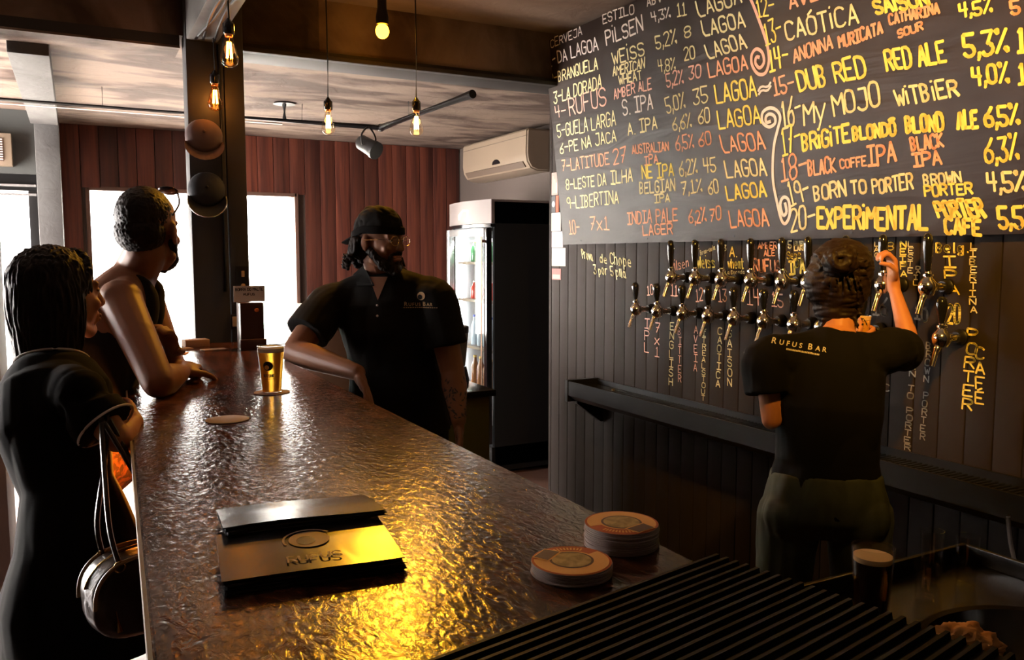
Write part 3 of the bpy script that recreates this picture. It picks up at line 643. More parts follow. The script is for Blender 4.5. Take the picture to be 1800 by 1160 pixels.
# ------------------------------------------------------------ menus
M_MENU = mat('glossy black menu cover', (.016, .014, .014), .25, spec=1.0, bump=((9, 6, 5), .10, .008, 2))
M_PAGE = mat('dark menu pages', (.02, .017, .017), .7)
def menu(c, ang, z, label, grp, logo=False, w_=.215, h_=.150, warp=0, tilt=0):
    c = V((c[0], c[1], z)); t = thing('menu', label, 'menu', c, grp); R = Matrix.Rotation(ang, 3, 'Z') @ Matrix.Rotation(-tilt, 3, 'X')
    for nm, z0, z1, ins, m in (('back_cover', 0, .0012, 0, M_MENU), ('pages', .0012, .0045, .003, M_PAGE), ('front_cover', .0045, .0058, 0, M_MENU)):
        bm = BM(); nx = 14; lo = []; hi = []
        for i in range(nx + 1):
            x = -w_ / 2 + ins + (w_ - 2 * ins) * i / nx; row = []; row2 = []
            for yv in [(-h_ / 2 + ins) + (h_ - 2 * ins) * j / 6 for j in range(7)]:
                dz = warp * (math.sin(i / nx * 5) * .0007 + math.cos(yv * 40) * .0006)
                row.append(bm.verts.new(c + R @ V((x, yv, z0 + (dz if nm != 'back_cover' else 0))))); row2.append(bm.verts.new(c + R @ V((x, yv, z1 + dz))))
            lo.append(row); hi.append(row2)
        for i in range(nx):
            for j in range(6): bm.faces.new((hi[i][j], hi[i + 1][j], hi[i + 1][j + 1], hi[i][j + 1])); bm.faces.new((lo[i][j], lo[i][j + 1], lo[i + 1][j + 1], lo[i + 1][j]))
            for a in (0, 6): bm.faces.new((lo[i][a], lo[i + 1][a], hi[i + 1][a], hi[i][a]))
        for j in range(6):
            for a in (0, nx): bm.faces.new((lo[a][j], lo[a][j + 1], hi[a][j + 1], hi[a][j]))
        obj(nm, bm, m, t)
    if logo:
        fr = (c + V((0, 0, .0079)), R @ V((1, 0, 0)), R @ V((0, 1, 0)), R @ V((0, 0, 1)))
        M_LOGO = mat('tan foil logo', (.45, .30, .22), .5)
        def pp(x, y, dz=0): return fr[0] + fr[1] * x + fr[2] * y + V((0, 0, dz))
        bm = BM(); bm.faces.new([bm.verts.new(pp(.004 + .026 * math.cos(a), .014 + .026 * math.sin(a))) for a in [2 * PI * k / 30 for k in range(30)]]); obj('logo', bm, M_LOGO, t)
        bm = BM(); bm.faces.new([bm.verts.new(pp(-.001 + .012 * math.cos(a) , .010 + .014 * math.sin(a), .0004)) for a in [2 * PI * k / 24 for k in range(24)]]); obj('logo', bm, M_MENU, t)
        bm = BM(); Q = [pp(.004 + .034 * math.cos(a), .014 + .034 * math.sin(a)) for a in [.6 + 2.9 * k / 16 for k in range(17)]]; Q2 = [pp(.004 + .031 * math.cos(a), .014 + .031 * math.sin(a)) for a in [.6 + 2.9 * k / 16 for k in range(17)]]
        for k in range(16): bm.faces.new([bm.verts.new(p) for p in (Q[k], Q[k + 1], Q2[k + 1], Q2[k])])
        obj('logo', bm, M_LOGO, t)
        o = write('RUFUS', ((-.030, -.052), (.034, -.052), (-.030, -.036)), fr, .0028, 'p', t, .0002); o.data.materials[0] = M_LOGO
    return t
ma = -.10
for i, (dx, dy, da) in enumerate(((.002, -.003, 0), (.004, .0, -.01), (0, 0, 0))):
    menu((.248 + dx, 1.030 + dy), ma + da, 1.1205 + .0064 * i + (.0036 if i == 2 else 0), 'glossy black menu with a round tan logo on top of the front pile' if i == 2 else ('bottom black menu of the front pile', 'black menu directly under the one with the logo', '')[i], 'menus in the front pile', i == 2, warp=1, tilt=-.05 if i == 2 else 0)
for i, (dx, dy, da) in enumerate(((.003, .003, .015), (.001, .001, 0))):
    menu((.268 + dx, 1.163 + dy), ma + .02 + da, 1.1385 + .0066 * i, ('lower black menu of the rear pair, propped on the front pile', 'plain sheeny black menu on top of the rear pair')[i], 'menus in the rear pile', h_=.150, warp=2.6 if i == 1 else 1, tilt=.125)

# ------------------------------------------------------------ cups and glasses of beer
M_BEER = mat('golden beer', (1.0, .52, .055), .25, trans=.55, ior=1.1, emis=None); M_FOAM = mat('white foam', (.85, .80, .72), .8)
M_CUP = glass_mat('clear cup plastic', (.98, .97, .95), 1.25); M_INK = mat('black print', (.01, .01, .01), .5)
cupc = V((.485, 2.396, 1.1228))
cup = thing('beer_cup', 'clear plastic cup full of golden beer with a black logo on the bar', 'cup', cupc)
obj('cup_wall', lathe(BM(), [(.0, 0), (.027, 0), (.0375, .128), (.0395, .130), (.0395, .133), (.0365, .133), (.0262, .002), (.0, .002)], cupc, n=36, cap=False), M_CUP, cup)
obj('beer', lathe(BM(), [(.0255, .0025), (.0352, .115)], cupc, n=36), M_BEER, cup)
obj('foam', lathe(BM(), [(.0352, .1152), (.0360, .126), (.030, .131), (.012, .1325), (.001, .132)], cupc, n=36), M_FOAM, cup)
def on_cup(a, z, off=.0006): 
    r = .027 + .0105 * z / .128 + off; return cupc + V((math.cos(a) * r, math.sin(a) * r, z))
ca = math.atan2(-cupc.y, -cupc.x) - .28
def cup_ribbon(poly, w_):
    return poly
bm = BM()
def disc_on(bm, ac, zc, ra, n=24, off=.0006, cut=None):
    vs = [bm.verts.new(on_cup(ac + math.cos(t) * ra / .032, zc + math.sin(t) * ra, off)) for t in [2 * PI * k / n for k in range(n)]]; bm.faces.new(vs)
disc_on(bm, ca, .078, .0135); obj('logo', bm, M_INK, cup, smooth=False)
bm = BM(); disc_on(bm, ca - .10, .074, .0062, off=.0010); obj('logo', bm, mat('amber highlight print', (.85, .45, .08), .5), cup, smooth=False)
bm = BM(); tx = 'RUFUSBAR'
for i, ch in enumerate(tx):
    for P in glyph(ch):
        Q = [(ca - .42 + .115 * (i + gx / 5.2), .046 + gy * .0014) for gx, gy in P]
        for (a0, z0), (a1, z1) in zip(Q, Q[1:]):
            d = V(((a1 - a0) * .033, z1 - z0)); 
            if d.length < 1e-6: continue
            d.normalize(); n_ = V((-d.y / .033, d.x)) * .0008
            bm.faces.new([bm.verts.new(on_cup(a, z)) for a, z in ((a0 - n_.x, z0 - n_.y), (a0 + n_.x, z0 + n_.y), (a1 + n_.x, z1 + n_.y), (a1 - n_.x, z1 - n_.y))])
obj('lettering', bm, M_INK, cup, smooth=False)
bm = BM(); a0 = ca - .42
for k in range(12): bm.faces.new([bm.verts.new(on_cup(a0 + .077 * (k + i), z)) for i, z in ((0, .0405), (1, .0405), (1, .0415), (0, .0415))])
obj('lettering', bm, M_INK, cup, smooth=False)

def pint(c, label, h=.13, r0=.028, r1=.036, fill=.085, foam=.01, beer=M_BEER):
    c = V(c); t = thing('beer_glass', label, 'glass', c)
    obj('glass_wall', lathe(BM(), [(.001, 0), (r0, 0), (r1, h), (r1 - .002, h), (r0 - .001, .006), (.001, .006)], c, n=32, cap=False), M_CUP, t)
    rr = lambda z: r0 + (r1 - r0) * z / h - .0028
    obj('beer', lathe(BM(), [(rr(.008), .008), (rr(fill), fill)], c, n=32), beer, t)
    obj('foam', lathe(BM(), [(rr(fill), fill + .0003), (rr(fill + foam), fill + foam), (.001, fill + foam + .001)], c, n=32), mat('cream foam', (.75, .52, .25), .8), t)
    return t
pint((1.28, 1.00, .8525), 'glass of dark beer with tan foam standing beside the sink', .125, .030, .038, .098, .010, mat('dark stout', (.03, .012, .006), .15))

# ------------------------------------------------------------ back bar sink unit
sk = thing('bar_sink', 'dark steel sink unit with a round bowl behind the bar', 'sink', (1.2, .7, 0))
bm = BM(); cx, cy, R = 1.40, .72, .21; Z = .85; n = 40
o_ = []; 
X0, X1, Y0, Y1 = .82, 1.70, .25, 1.10
for k in range(n):
    t = 2 * PI * k / n; d = V((math.cos(t), math.sin(t)))
    s = min((X1 - cx) / d.x if d.x > 1e-6 else 9, (X0 - cx) / d.x if d.x < -1e-6 else 9, (Y1 - cy) / d.y if d.y > 1e-6 else 9, (Y0 - cy) / d.y if d.y < -1e-6 else 9)
    o_.append((cx + d.x * s, cy + d.y * s))
for cxx, cyy in ((X1, Y1), (X1, Y0), (X0, Y1), (X0, Y0)):
    k = min(range(n), key=lambda i: (o_[i][0] - cxx) ** 2 + (o_[i][1] - cyy) ** 2); o_[k] = (cxx, cyy)
circ = lambda r, z: [(cx + r * math.cos(2 * PI * k / n), cy + r * math.sin(2 * PI * k / n), z) for k in range(n)]
rings(bm, [[(a, b, Z - .03) for a, b in o_], [(a, b, Z) for a, b in o_], circ(R + .015, Z), circ(R + .008, Z + .004), circ(R, Z), circ(R - .015, Z - .05), circ(R - .04, Z - .14), circ(.03, Z - .155)], cap=False)
bm.faces.new([bm.verts.new(p) for p in circ(.03, Z - .156)])
obj('sink_top', bm, M_STEEL, sk, ang=25)
obox('rim', (X0, Y1 - .012, Z), (X1, Y1, Z + .035), M_STEEL, sk, bev=.003); obox('rim', (X1 - .012, Y0, Z), (X1, Y1 - .012, Z + .035), M_STEEL, sk, bev=.003)
for xx, yy in ((X0 + .02, Y0 + .02), (X1 - .05, Y0 + .02), (X0 + .02, Y1 - .05), (X1 - .05, Y1 - .05)): obox('leg', (xx, yy, 0), (xx + .03, yy + .03, Z - .03), M_STEEL, sk)
obj('drain', lathe(BM(), [(.032, 0), (.032, .003), (.02, .004), (.001, .002)], (cx, cy, Z - .155), n=24), M_CHROME, sk)
bm = BM(); tube(bm, spline([(1.62, .50, Z), (1.62, .50, Z + .12), (1.58, .52, Z + .19), (1.50, .58, Z + .19), (1.46, .61, Z + .15)], 5), .011, 12); obj('spout', bm, M_CHROME, sk)
cl = BM(); bmesh.ops.create_icosphere(cl, subdivisions=5, radius=1)
for v in cl.verts:
    d = v.co.copy(); r = 1 + .38 * noise.noise(d * 2.4) + .22 * abs(noise.noise(d * 5.5)) ; v.co = V((1.335 + d.x * .060 * r, .850 + d.y * .046 * r, .838 + d.z * .032 * r))
tag(obj('dish_cloth', cl, mat('orange dish cloth', (.62, .30, .09), .85), None), 'crumpled orange cloth lying in the round sink bowl', 'cloth')
for i, (px_, py_, hh, lb) in enumerate(((1.50, 1.035, .11, 'tall small clear glass at the far rim of the sink'), (1.56, 1.00, .10, 'second small clear glass near the far corner of the sink'), (1.42, .99, .07, 'squat clear glass between the beer and the taller glasses'))):
    t = thing('shot_glass', lb, 'glass', (px_, py_, .8525), 'small glasses drying by the sink')
    obj('glass_wall', lathe(BM(), [(.001, 0), (.017, 0), (.022, hh), (.0205, hh), (.0155, .008), (.001, .008)], (px_, py_, .8525), n=24, cap=False), M_CUP, t)
bm = BM(); tube(bm, spline([(1.972,1.167,0.886), (1.964,1.155,0.835), (1.95,1.135,0.794), (1.938,1.115,0.759)], 6), .005, 8)
tag(obj('hose', bm, mat('grey hose', (.30, .29, .28), .4), None), 'thin grey hose hanging behind the sink corner', 'hose')

# ------------------------------------------------------------ beer taps
def make_tap(long_handle, name='beer_tap'):
    t = thing(name, '', 'tap', (0, 0, 0))
    obj('collar', lathe(BM(), [(.026, 0), (.026, .010), (.020, .016), (.018, .030)], (.099, 0, 0), (-1, 0, 0), 20), M_BLACKM, t)
    obj('shank', lathe(BM(), [(.0125, 0), (.0125, .035), (.016, .037), (.016, .047), (.011, .050), (.011, .072)], (.070, 0, 0), (-1, 0, 0), 20), M_BRASS if False else M_CHROME, t)
    bm = BM(); lathe(bm, [(.010, -.029), (.020, -.026), (.027, -.013), (.029, 0), (.027, .012), (.020, .022), (.014, .028), (.012, .033), (.016, .035), (.016, .041), (.010, .044), (.007, .055)], (0, 0, 0), (0, 0, 1), 24); obj('faucet_body', bm, M_CHROME, t)
    bm = BM(); tube(bm, spline([(-.004, 0, -.012), (-.020, 0, -.034), (-.032, 0, -.062), (-.041, 0, -.086)], 5), [.0105] * 6 + [.0085] * 10, 12); obj('spout', bm, M_CHROME, t)
    if long_handle: pr = [(.008, .050), (.010, .056), (.013, .085), (.0155, .12), (.0155, .145), (.012, .163), (.006, .170), (.001, .171)]
    else: pr = [(.008, .048), (.009, .054), (.0125, .070), (.0175, .096), (.0185, .110), (.015, .124), (.008, .131), (.001, .132)]
    obj('handle', lathe(BM(), pr, (0, 0, 0), (-.05, 0, 1), 20), M_BLACKP, t)
    return t
XT = 2.40
up0 = make_tap(True); lo0 = make_tap(False)
nup = ['beside the chalked number 1, leftmost of the upper row', 'beside the chalked number 2 and Weiss', 'beside the chalked number 3 and wheat', 'beside the chalked number 4 and RUFUS', 'beside the chalked number 5 and Sess IPA', 'of the upper row hidden behind the hair of the woman', 'of the upper row just behind the head of the woman', 'held by the raised hand of the woman', 'below the chalked number 9, rightmost of the upper row']
yu = [(2.4,2.997,1.415)[1], (2.4,2.832,1.416)[1], (2.4,2.666,1.417)[1], (2.4,2.494,1.415)[1], (2.4,2.327,1.414)[1], 2.20, 2.03, (2.4,1.879,1.415)[1], (2.4,1.714,1.405)[1]]
for i, yy in enumerate(yu):
    o = up0 if i == 0 else copy_tree(up0); o.location = (XT, yy, 1.412); o['label'] = 'long handled beer tap ' + nup[i]; o['group'] = 'upper row of beer taps'; WL[o.name] = V(o.location)
nlo = ['farthest left of the lower row', 'below the chalked number 10 and above 7x1', 'above the chalked word ENGLISH', 'above the chalked word CITREALSTOUT', 'above the chalked word SAISON', 'below the chalked number 14', 'below the chalked number 15 beside the woman', 'of the lower row hidden behind the shoulder of the woman', 'above the glass being filled', 'left of the vertical word PORTER, rightmost of the lower row']
yl = [(2.4,3.262,1.254)[1], (2.4,3.097,1.269)[1], (2.4,2.913,1.259)[1], (2.4,2.743,1.259)[1], (2.4,2.586,1.26)[1], (2.4,2.417,1.257)[1], (2.4,2.261,1.261)[1], 2.13, 1.955, (2.4,1.658,1.27)[1]]
for i, yy in enumerate(yl):
    o = lo0 if i == 0 else copy_tree(lo0); o.location = (XT, yy, 1.252); o['label'] = 'short handled beer tap ' + nlo[i]; o['group'] = 'lower row of beer taps'
# drip tray
tr = thing('drip_tray', 'long black drip tray fixed to the wall beneath the taps', 'drip tray', (2.4, 2.2, .75))
bm = BM(); prof = [(2.494, .845), (2.494, .74), (2.34, .74), (2.30, .77), (2.30, .845), (2.312, .845), (2.312, .80), (2.486, .80), (2.486, .845)]
prism(bm, [(x_, 3.72, z_) for x_, z_ in prof], (0, -3.4, 0)); obj('trough', bm, M_BLACKM, tr, ang=20)
for yy in (3.70, 2.2, .8):
    bm = BM(); prism(bm, [(2.494, yy, .74), (2.494, yy, .62), (2.48, yy, .62), (2.33, yy, .73), (2.33, yy, .74)], (0, -.025, 0)); obj('bracket', bm, M_BLACKM, tr)
bm = BM(); prism(bm, [(2.295, 3.745, .85), (2.295, 3.72, .85), (2.295, 3.72, .735), (2.295, 3.745, .735)], (.198, 0, 0)); obj('end_cap', bm, M_BLACKM, tr)
bm = BM()
for i in range(170): box(bm, (2.314, 3.71 - .02 * i - .006, .815), (2.484, 3.71 - .02 * i, .820))
g_ = obj('grille', bm, M_STEEL, tr, smooth=False); g_['kind'] = 'stuff'
obj('tap_plug', lathe(BM(), [(.010, 0), (.010, .006), (.004, .008)], (2.44, 3.50, .8202), n=12), M_BRASS, tr)

# ------------------------------------------------------------ stickers and flyers on the wall edge
pc = [((4.235, 4.165), (1.865, 1.995), (.60, .42, .36), 'pinkish flyer, topmost of the column of papers beside the chalkboard'),
      ((4.235, 4.190), (1.765, 1.86), (.07, .07, .075), 'dark portrait sticker between the pinkish flyer and the white flyers'),
      ((4.187, 4.155), (1.765, 1.86), (.75, .12, .04), 'orange red strip sticker right of the dark portrait sticker'),
      ((4.235, 4.130), (1.655, 1.762), (.80, .76, .68), 'white flyer with faint print directly under the dark sticker'),
      ((4.232, 4.105), (1.560, 1.652), (.76, .68, .66), 'white and pink flyer beside the lower left corner of the chalkboard'),
      ((4.230, 4.075), (1.452, 1.557), (.82, .77, .66), 'largest white flyer with pale swirls below the chalkboard corner'),
      ((4.228, 4.125), (1.372, 1.437), (.42, .17, .15), 'small pink and plum sticker, lowest of the column of papers')]
for i, ((ya, yb), (za, zb), c, lb) in enumerate(pc):
    t = thing('flyer', lb, 'flyer', (2.496, (ya + yb) / 2, za), 'papers stuck to the wall edge')
    obox('sheet', (2.4958, yb, za), (2.4975, ya, zb), mat('flyer paper %d' % i, tuple(v * .55 for v in c), .6), t)
    if i in (0, 3, 4, 5):
        for k in range(3):
            f_ = ya - (ya - yb) * (.25 + .25 * k); obox('print', (2.4950, f_ - .008, za + .012), (2.4956, f_ + .004, zb - .02 * (k + 1)), mat('flyer print %d' % ((i + k) % 3), ((.55, .35, .28), (.55, .50, .30), (.45, .40, .42))[(i + k) % 3], .6), t)
    if i == 1: obj('print', lathe(BM(), [(.018, 0), (.018, .0006)], (2.4955, (ya + yb) / 2, (za + zb) / 2), (-1, 0, 0), 20), mat('portrait grey', (.35, .34, .33), .6), t)
    if i == 6: obox('print', (2.4950, yb + .01, za + .006), (2.4956, ya - .01, za + .03), mat('salmon print', (.6, .28, .22), .6), t)

# ------------------------------------------------------------ fridge
fx0, fx1, fy0, fy1 = 2.45, 3.10, 5.0, 5.7
fg = thing('display_fridge', 'black glass door drinks fridge with a silver header in the rear corner', 'fridge', (2.78, 5.35, 0))
M_FB = mat('black fridge enamel', (.006, .006, .006), .5, spec=.25); M_FW = mat('white fridge lining', (.62, .62, .62), .5)
obox('side_panel', (fx0 + .05, fy0, .06), (fx1, fy0 + .03, 1.88), M_FB, fg, bev=.005); obox('side_panel', (fx0 + .05, fy1 - .03, .06), (fx1, fy1, 1.88), M_FB, fg, bev=.005)
obox('back_panel', (fx1 - .03, fy0 + .03, .06), (fx1, fy1 - .03, 1.88), M_FB, fg)
obox('lining', (fx1 - .05, fy0 + .03, .2), (fx1 - .03, fy1 - .03, 1.70), M_FW, fg); obox('lining', (fx0 + .06, fy0 + .03, .2), (fx1 - .05, fy0 + .04, 1.7), M_FW, fg); obox('lining', (fx0 + .06, fy1 - .04, .2), (fx1 - .05, fy1 - .03, 1.7), M_FW, fg)
obox('base', (fx0 + .03, fy0, .03), (fx1, fy1, .2), M_FB, fg)
for k in range(5): obox('grille_slat', (fx0 + .015, fy0 + .05, .05 + .028 * k), (fx0 + .03, fy1 - .05, .066 + .028 * k), M_SILVER, fg)
bm = BM(); P = []
for k in range(9):
    t = k / 8; P.append((fx0 + .03 - .05 * math.sin(PI * t), fy0 + (fy1 - fy0) * t, 1.73))
prism(bm, P + [(fx1, fy1, 1.73), (fx1, fy0, 1.73)], (0, 0, .16)); obj('header', bm, mat('silver grey header', (.17, .14, .13), .4), fg)
bm = BM(); prism(bm, [(a - .006, b, 1.705) for a, b, c in P] + [(fx0 + .06, fy1, 1.705), (fx0 + .06, fy0, 1.705)], (0, 0, .022)); obj('header_trim', bm, M_BLACKP, fg)
bm = BM(); bm.faces.new([bm.verts.new((P[k][0] - .0015, P[k][1], z)) for k, z in ((3, 1.765), (5, 1.765), (5, 1.80), (4, 1.835), (3, 1.83))]); obj('header_logo', bm, mat('pale yellow print', (.75, .70, .45), .5), fg)
dr_ = obox('door', (fx0, fy0 + .01, .22), (fx0 + .04, fy0 + .06, 1.70), M_BLACKP, fg, bev=.004)
for lo, hi in (((fx0, fy1 - .06, .22), (fx0 + .04, fy1 - .01, 1.70)), ((fx0, fy0 + .06, .22), (fx0 + .04, fy1 - .06, .27)), ((fx0, fy0 + .06, 1.65), (fx0 + .04, fy1 - .06, 1.70))): obox('door_frame', lo, hi, M_SILVER, dr_, bev=.003)
obox('door_glass', (fx0 + .018, fy0 + .06, .27), (fx0 + .022, fy1 - .06, 1.65), M_PANE, dr_)
bm = BM(); tube(bm, [(fx0 - .03, fy0 + .035, .30), (fx0 - .03, fy0 + .035, 1.64)], .009, 10); box(bm, (fx0 - .03, fy0 + .03, .32), (fx0, fy0 + .04, .34)); box(bm, (fx0 - .03, fy0 + .03, 1.60), (fx0, fy0 + .04, 1.62)); obj('door_handle', bm, mat('copper brown handle', (.32, .18, .11), .35, metal=.6), dr_)
for z in (.55, .84, 1.18, 1.45): obox('shelf', (fx0 + .08, fy0 + .045, z), (fx1 - .06, fy1 - .045, z + .018), M_WHITE, fg)
obj('light_tube', cyl(BM(), (fx0 + .10, fy1 - .055, .3), (fx0 + .10, fy1 - .055, 1.6), .010), mat('fridge tube light', (1, 1, 1), emis=(.95, .97, 1), estr=45), fg)
obj('light_tube', cyl(BM(), (fx0 + .10, fy0 + .10, 1.62), (fx0 + .10, fy1 - .08, 1.62), .010), mat('fridge tube light', (1, 1, 1), emis=(.95, .97, 1), estr=45), fg)
def bottle(loc, col, capc, label, grp, h=.20, r=.03):
    t = thing('bottle', label, 'bottle', loc, grp); c = V(loc)
    obj('bottle_body', lathe(BM(), [(r * .9, 0), (r, .006), (r, h * .62), (r * .45, h * .82), (r * .40, h * .93)], c, n=18), mat('bottle ' + col, dict(clear=(.55, .66, .78), amber=(.25, .10, .03), green=(.06, .20, .08), red=(.55, .05, .03))[col], .15, trans=.3), t)
    obj('cap', lathe(BM(), [(r * .46, h * .93), (r * .46, h)], c, n=14), mat('cap ' + capc, dict(blue=(.03, .06, .40), gold=(.6, .4, .1), white=(.7, .7, .7))[capc], .4), t)
    return t
for shelf, z, col, capc, h, lbl in (('third', .858, 'clear', 'blue', .22, 'clear water bottle with a blue cap on the lower fridge shelf'), ('top', 1.198, 'red', 'white', .13, 'small red bottle on the middle fridge shelf'), ('low', .568, 'amber', 'gold', .21, 'amber bottle on the bottom fridge shelf'), ('upper', 1.468, 'green', 'gold', .15, 'green bottle on the upper fridge shelf')):
    f0 = None
    for i in range(5):
        p = (2.60, 5.12 + .10 * i, z + .0005)
        if f0 is None: f0 = bottle(p, col, capc, lbl, 'bottles on the ' + lbl.split(' on the ')[1], h)
        else: copy_tree(f0, p)
# right hand counter behind the man, with jar
ct = thing('back_counter', 'low counter with dark worktop and olive front beyond the bearded man', 'counter', (1.49, 3.6, 0))
obox('worktop', (1.27, 3.38, .865), (1.70, 4.35, .895), mat('black stone worktop', (.012, .012, .012), .15), ct, bev=.004)
obox('cabinet', (1.31, 3.41, .05), (1.68, 4.32, .865), mat('olive painted panel', (.12, .11, .025), .6), ct, bev=.004)
obox('plinth', (1.34, 3.45, 0), (1.64, 4.28, .05), M_BLACKM, ct)
bl = thing('blender_jug', 'grey lidded blender jug standing on the dark back worktop', 'blender', (1.60, 3.60, .896)); c = V((1.60, 3.60, .8955))
obj('base', lathe(BM(), [(.055, 0), (.06, .02), (.045, .09)], c, n=24), M_BLACKP, bl)
obj('jug', lathe(BM(), [(.040, .092), (.046, .15), (.055, .25)], c, n=24), mat('smoky jug', (.20, .19, .19), .15), bl); obj('lid', lathe(BM(), [(.057, .251), (.057, .28), (.03, .29), (.001, .29)], c, n=24), M_BLACKP, bl)
# dark wooden cabinet seen beside the man's elbow
cbn = thing('side_cabinet', 'dark wooden cabinet behind the elbow of the bearded man', 'cabinet', (1.5, 5.2, 0))
M_DW = mat('dark walnut', (.07, .032, .018), .5, bump=((40, 4, 40), .2, .003, 4))
obox('carcass', (1.20, 5.0, 0), (1.95, 5.4, 1.08), M_DW, cbn, bev=.006); obox('top', (1.17, 4.97, 1.08), (1.98, 5.43, 1.11), M_DW, cbn, bev=.004)
for xx in (1.22, 1.585):
    d = obox('door', (xx, 4.982, .08), (xx + .345, 5.0, 1.05), M_DW, cbn, bev=.004); obj('knob', sph(BM(), (xx + (.31 if xx < 1.4 else .03), 4.972, .7), .012), M_BRASS, d)
tag(obox('wood_crate', (1.24, 5.05, 1.1105), (1.50, 5.30, 1.21), mat('brown crate wood', (.16, .085, .045), .6), None, bev=.004), 'brown wooden box on top of the dark side cabinet', 'box')
# napkin tower with paper notice
nb = thing('payment_stand', 'dark wooden box stand with a white paper notice at the end of the bar', 'stand', (.655, 3.62, 1.12)); R = -.35
obox('box', (.598, 3.55, 1.1202), (.694, 3.64, 1.315), mat('dark cherry wood', (.055, .02, .012), .3), nb, bev=.003)
obox('base', (.590, 3.52, 1.1202), (.697, 3.55, 1.165), mat('dark cherry wood', (.055, .02, .012), .3), nb, bev=.003)
obj('glint_badge', sph(BM(), (.665, 3.548, 1.285), (.010, .003, .008)), mat('copper badge', (.8, .25, .08), .3, metal=1), nb)
obox('paper_notice', (.582, 3.60, 1.318), (.710, 3.602, 1.385), mat('white paper', (.75, .75, .74), .7), nb)
fr = (V((.582, 3.599, 1.318)), V((1, 0, 0)), V((0, 0, 1)), V((0, -1, 0)))
write('BORRA DO MALTE', ((.008, .047), (.120, .047), (.008, .058)), fr, .0022, 'g', nb, .0004).data.materials[0] = M_INK
write('RUFUS', ((.040, .027), (.085, .027), (.040, .036)), fr, .0022, 'g', nb, .0004).data.materials[0] = M_INK
# small items at the foot of the pillar
M_CARDB = mat('brown card', (.30, .17, .10), .75)
for i, (a, b, c_, d_, h_, lb) in enumerate(((.40, 3.76, .50, 3.84, .030, 'small brown card box at the foot of the pillar'), (.30, 3.50, .385, 3.57, .004, 'flat tan card on the bar left of the pillar'), (.45, 3.58, .55, 3.64, .004, 'flat brown card on the bar in front of the pillar'), (.34, 3.66, .42, 3.71, .006, 'small folded leaflet beside the card box'))):
    tag(obox(('card_box', 'card', 'card', 'leaflet')[i], (a, b, 1.1202), (c_, d_, 1.1202 + h_), M_CARDB if i != 1 else M_COTAN, None, bev=.001, rotz=(.1, -.3, .2, .4)[i]), lb, ('box', 'card', 'card', 'leaflet')[i])
# ------------------------------------------------------------ switch panel and sockets on the pillar
sp = thing('switch_panel', 'dark panel with round brass switches on the right of the pillar', 'switch panel', (.67, 3.93, 1.3))
obox('backplate', (.648, 3.922, 1.255), (.705, 3.939, 1.465), M_BLACKM, sp, bev=.003)
for z in (1.315, 1.345, 1.375): obj('switch', lathe(BM(), [(.010, 0), (.010, .006), (.004, .009)], (.677, 3.922, z), (0, -1, 0), 16), mat('tan switch', (.50, .33, .18), .4), sp)
obox('slot_switch', (.670, 3.914, 1.415), (.684, 3.922, 1.443), mat('tan switch', (.50, .33, .18), .4), sp, bev=.003)
for i, xx in enumerate((.618, .664)):
    t = thing('wall_socket', ('left', 'right')[i] + ' beige socket of the pair low on the pillar', 'socket', (xx + .018, 3.93, 1.19), 'sockets on the pillar')
    obox('plate', (xx, 3.918, 1.175), (xx + .040, 3.9385 if i else 3.928, 1.245), M_BLACKM, t, bev=.002); obox('insert', (xx + .006, 3.912, 1.19), (xx + .034, 3.918, 1.235), mat('beige insert', (.45, .36, .25), .5), t, bev=.002)
# ------------------------------------------------------------ caps hung on the pillar
def hat(c, r, m, label, squash=.55, rim=None, tilt=.25):
    c = V(c); t = thing('cap', label, 'cap', c, 'caps hung on the pillar')
    d = V((-.1, -1, tilt)).normalized(); a, b, _ = frame_of(d)
    obj('crown', lathe(BM(), [(r, 0), (r * 1.0, r * .25), (r * .88, r * squash * .8), (r * .6, r * squash * 1.15), (r * .25, r * squash * 1.3), (.001, r * squash * 1.33)], c, d, 28), m, t)
    bm = BM(); dn = (V((0, 0, -1)) - d * V((0, 0, -1)).dot(d)).normalized(); sd = dn.cross(d); R0 = []; R1 = []
    for k in range(15):
        t_ = -1.15 + 2.3 * k / 14; q = dn * math.cos(t_) + sd * math.sin(t_); e = 1 + .75 * max(0, math.cos(t_ * 1.25)); R0.append(c + q * r * .93 + d * .012); R1.append(c + q * r * e + d * (.012 + .05 * max(0, math.cos(t_))))
    for th in (0, -.004):
        for k in range(14): bm.faces.new([bm.verts.new(p + d * th) for p in (R0[k], R0[k + 1], R1[k + 1], R1[k])])
    obj('visor', bm, m, t)
    if rim: obj('visor_edge', tube(BM(), R1, .0025, 6), rim, t)
    obj('button', sph(BM(), c + d * r * squash * 1.33, .007), m, t)
    return t
hat((.525, 3.90, 2.03), .078, mat('dusty rose felt', (.13, .085, .08), .8), 'dusty rose coloured round cap, upper of the two hung on the pillar', tilt=.35)
hat((.53, 3.905, 1.80), .078, mat('navy black cotton', (.016, .018, .024), .7), 'dark cap with a shiny visor rim, lower of the two on the pillar', rim=M_SILVER, tilt=.2)

